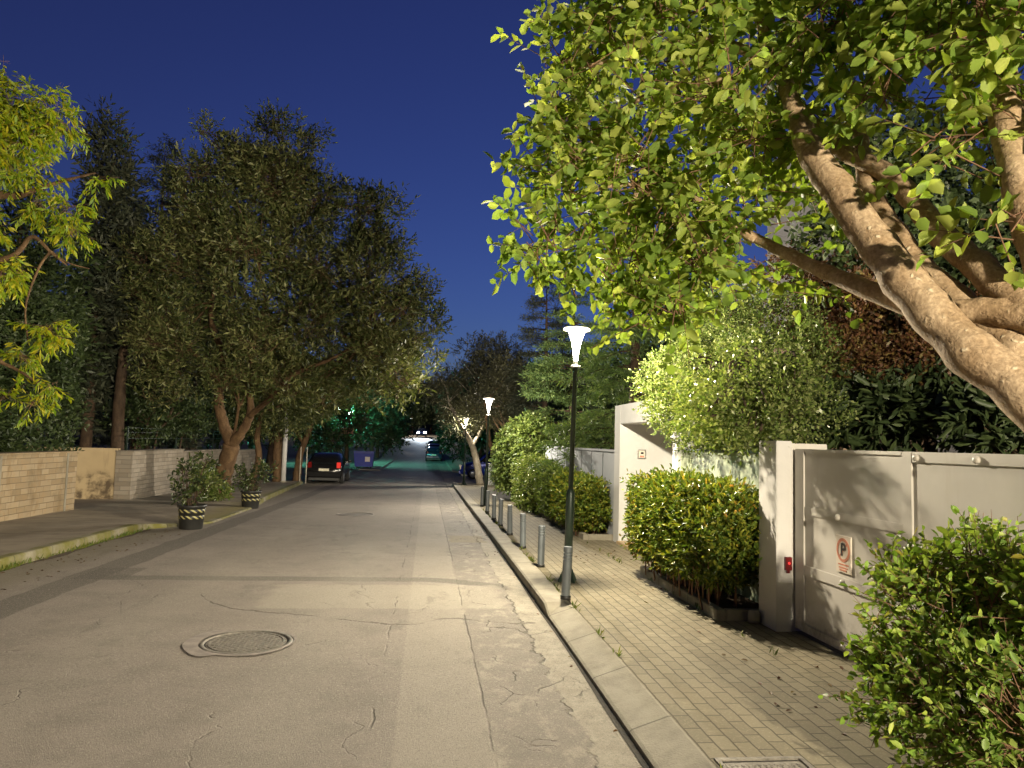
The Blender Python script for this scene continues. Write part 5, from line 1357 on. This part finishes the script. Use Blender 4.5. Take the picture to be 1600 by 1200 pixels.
def merc_lamp(px, py, Y, label, watts):
    p = at(px, py, Y); g0 = gz(Y)
    root = empty('mercury_lamp', (p.x, p.y, g0), label, 'street lamp', 'cool mercury lamps in the far trees')
    h = p.z-g0
    b = MB(); b.lathe([(.07, 0), (.05, h-.3), (.03, h-.1)], p.x, p.y, g0, 12); b.build('pole', M_['lampm'], root)
    b = MB(); b.lathe([(.05, -.1), (.16, .0), (.20, .1), (.16, .22), (0, .28)], p.x, p.y, p.z, 14); b.build('globe', M_['merc'], root)
    lamp_light(root, h+.1, watts*.8, (.18, 1.0, .78), .15)
merc_lamp(547, 646, 60, 'small cool white globe lamp glowing among the far left trees', 420)
merc_lamp(529, 640, 62, 'pinkish globe lamp beside the cooler one in the left trees', 120)
# cool lamps lighting the far slope
merc_lamp(500, 648, 66, 'green tinted lamp half hidden behind the left trees', 420)

# red-bordered board and white railing in the green light
root = empty('sign_board', (-7, 58, 0), 'small red sign board in the green lit garden at left', 'sign')
p = at(543, 673, 58); b = MB(); b.box(p.x-.55, p.x+.45, 58, 58.06, p.z-.22, p.z+.22); b.build('board', M_['redglow_dim'] if 'redglow_dim' in M_ else M_['signr'], root)
b = MB(); b.box(p.x-.1, p.x-.03, 58.07, 58.13, gz(58)-.1, p.z+.2); b.build('post', M_['steel'], root)
root = empty('railing', (-7.3, 56, gz(56)), 'pale metal railing frame in the green lit garden', 'railing')
p = at(529, 700, 60)
for k in range(4):
    b = MB(); b.box(p.x+k*.2-.015, p.x+k*.2+.015, 60, 60.05, gz(60)-.1, p.z+.9); b.build('post', M_['steel'], root)
b = MB(); b.box(p.x-.02, p.x+.62, 60.052, 60.09, p.z+.85, p.z+.9); b.box(p.x-.02, p.x+.62, 60.052, 60.09, p.z+.4, p.z+.44); b.build('rail', M_['steel'], root)
# no stopping sign at the crest
p = at(617, 662, 112)
root = empty('traffic_sign', (p.x, 112, gz(112)), 'round red ringed traffic sign on a pole at the far left crest', 'traffic sign')
b = MB(); b.box(p.x-.04, p.x+.04, 112.03, 112.1, gz(112)-.1, p.z+.5); b.build('pole', M_['steel'], root)
for nm, r0, mt, yo in (('ring', .62, M_['signr'], 0), ('disc', .46, M_['binblue'], -.03)):
    b = MB(); b.lathe([(r0, 0), (r0, .02), (0, .021)], n=24); k = b.build(nm, mt, root, LOCAL); k.rotation_euler = (R(90), 0, 0); k.location = (0, yo, p.z-gz(112))

# ------------------------------------------------------------------ far trees lining the uphill street
def far_proto(seed, H, Wd, label):
    rg_ = random.Random(seed); cls = []
    for k in range(8):
        f = k/7; cls.append((Vector((rg_.uniform(-.5, .5)*Wd, rg_.uniform(-.5, .5)*Wd, H*(.32+.55*f))), Wd*.42*(1.1-.5*f), Wd*.42*(1.1-.5*f), H*.14))
    return tree('roadside_tree', (0, 0, 0), label, 'tree', [([(0, 0, -.3), (.1, 0, H*.2), (0, .1, H*.4)], [.22, .18, .1])], cls, 900, 7, .36, .15, .7, M_['lf_far'], M_['bark_dark'], seed, 'roadside trees on the far slope', .4, .3, .3, .5, 'kite', tr=.07)
FT = [(-6.2, 58, .9, 'leaning dark tree just behind the blue container'), (-8.5, 66, 1.1, 'green lit tree left of the container, among the far lamps'), (-5.2, 72, 1.0, 'first slim trunk tree up the far left pavement'), (-5.4, 82, 1.0, 'second slim trunk tree up the far left pavement'),
      (-5.0, 94, 1.05, 'third slim trunk tree up the far left pavement'), (-6.5, 108, 1.1, 'tree next to the far round traffic sign'), (4.2, 60, .95, 'tree behind the blue tall car'), (4.6, 72, 1.1, 'tree right of the dark parked line'), (4.2, 86, 1.1, 'second tree right of the dark parked line'),
      (4.8, 102, 1.1, 'third tree on the right up the slope'), (-11, 54, 1.3, 'large tree in the green lit corner garden'), (-14, 62, 1.4, 'large tree behind the corner garden'), (9, 56, 1.3, 'large tree on the right beyond the side road'), (12, 66, 1.4, 'tall tree far behind the pale boundary wall'),
      (-3.2, 150, 1.5, 'tree behind the crest on the left'), (4, 152, 1.6, 'tree behind the crest on the right'), (-10, 150, 1.6, 'wide tree beyond the far cross street at left'), (11, 148, 1.6, 'wide tree beyond the far cross street at right'), (-9, 120, 1.4, 'tree left of the far crest'), (7.5, 118, 1.4, 'tree right of the far crest'),
      (.6, 163, 1.5, 'added tree straight behind the dazzling headlights, screening the sky glow'), (-6.5, 162, 1.6, 'added tree behind the crest, second left of the headlights, screening the sky glow'), (7.5, 164, 1.6, 'added tree behind the crest, second right of the headlights, screening the sky glow'), (-19, 58, 1.6, 'far left tree behind the dark garden'), (10, 40, 1.25, 'tree behind the boundary wall near the side road'), (9.5, 31, 1.2, 'tree deep behind the creeper'), (-12.5, 40, 1.4, 'tree behind the far end of the pale stone wall')]  # first three here added to screen the orange horizon glow
protos = [far_proto(201, 6.5, 4.2, ''), far_proto(202, 7.5, 4.6, '')]
used = [False, False]
for i, (x, y, s, lab) in enumerate(FT):
    k = i % 2
    o = protos[k] if not used[k] else copy_tree(protos[k]); used[k] = True
    o.location = (x, y, gz(y)); o.rotation_euler = (0, 0, i*1.9); o.scale = (s, s, s*(.95+.1*(i % 3))); o['label'] = lab
# warm lamp over the far cross street
p = Vector((-6.0, 134, gz(134)))
root = empty('street_lamp', p, 'warm street lamp over the far cross street', 'street lamp')
b = MB(); b.lathe([(.09, 0), (.06, 6.3), (0, 6.3)], p.x, p.y, p.z, 10); b.build('pole', M_['lampm'], root)
b = MB(); b.box(p.x-.03, p.x+1.6, p.y-.03, p.y+.03, p.z+6.22, p.z+6.29); b.build('arm', M_['lampm'], root)
b = MB(); b.box(p.x+1.3, p.x+1.9, p.y-.12, p.y+.12, p.z+6.05, p.z+6.2, 0, .02); b.build('luminaire', M_['glow_far'], root)
lamp_light(root, 6.0, 420, (1.0, .86, .68), .2)
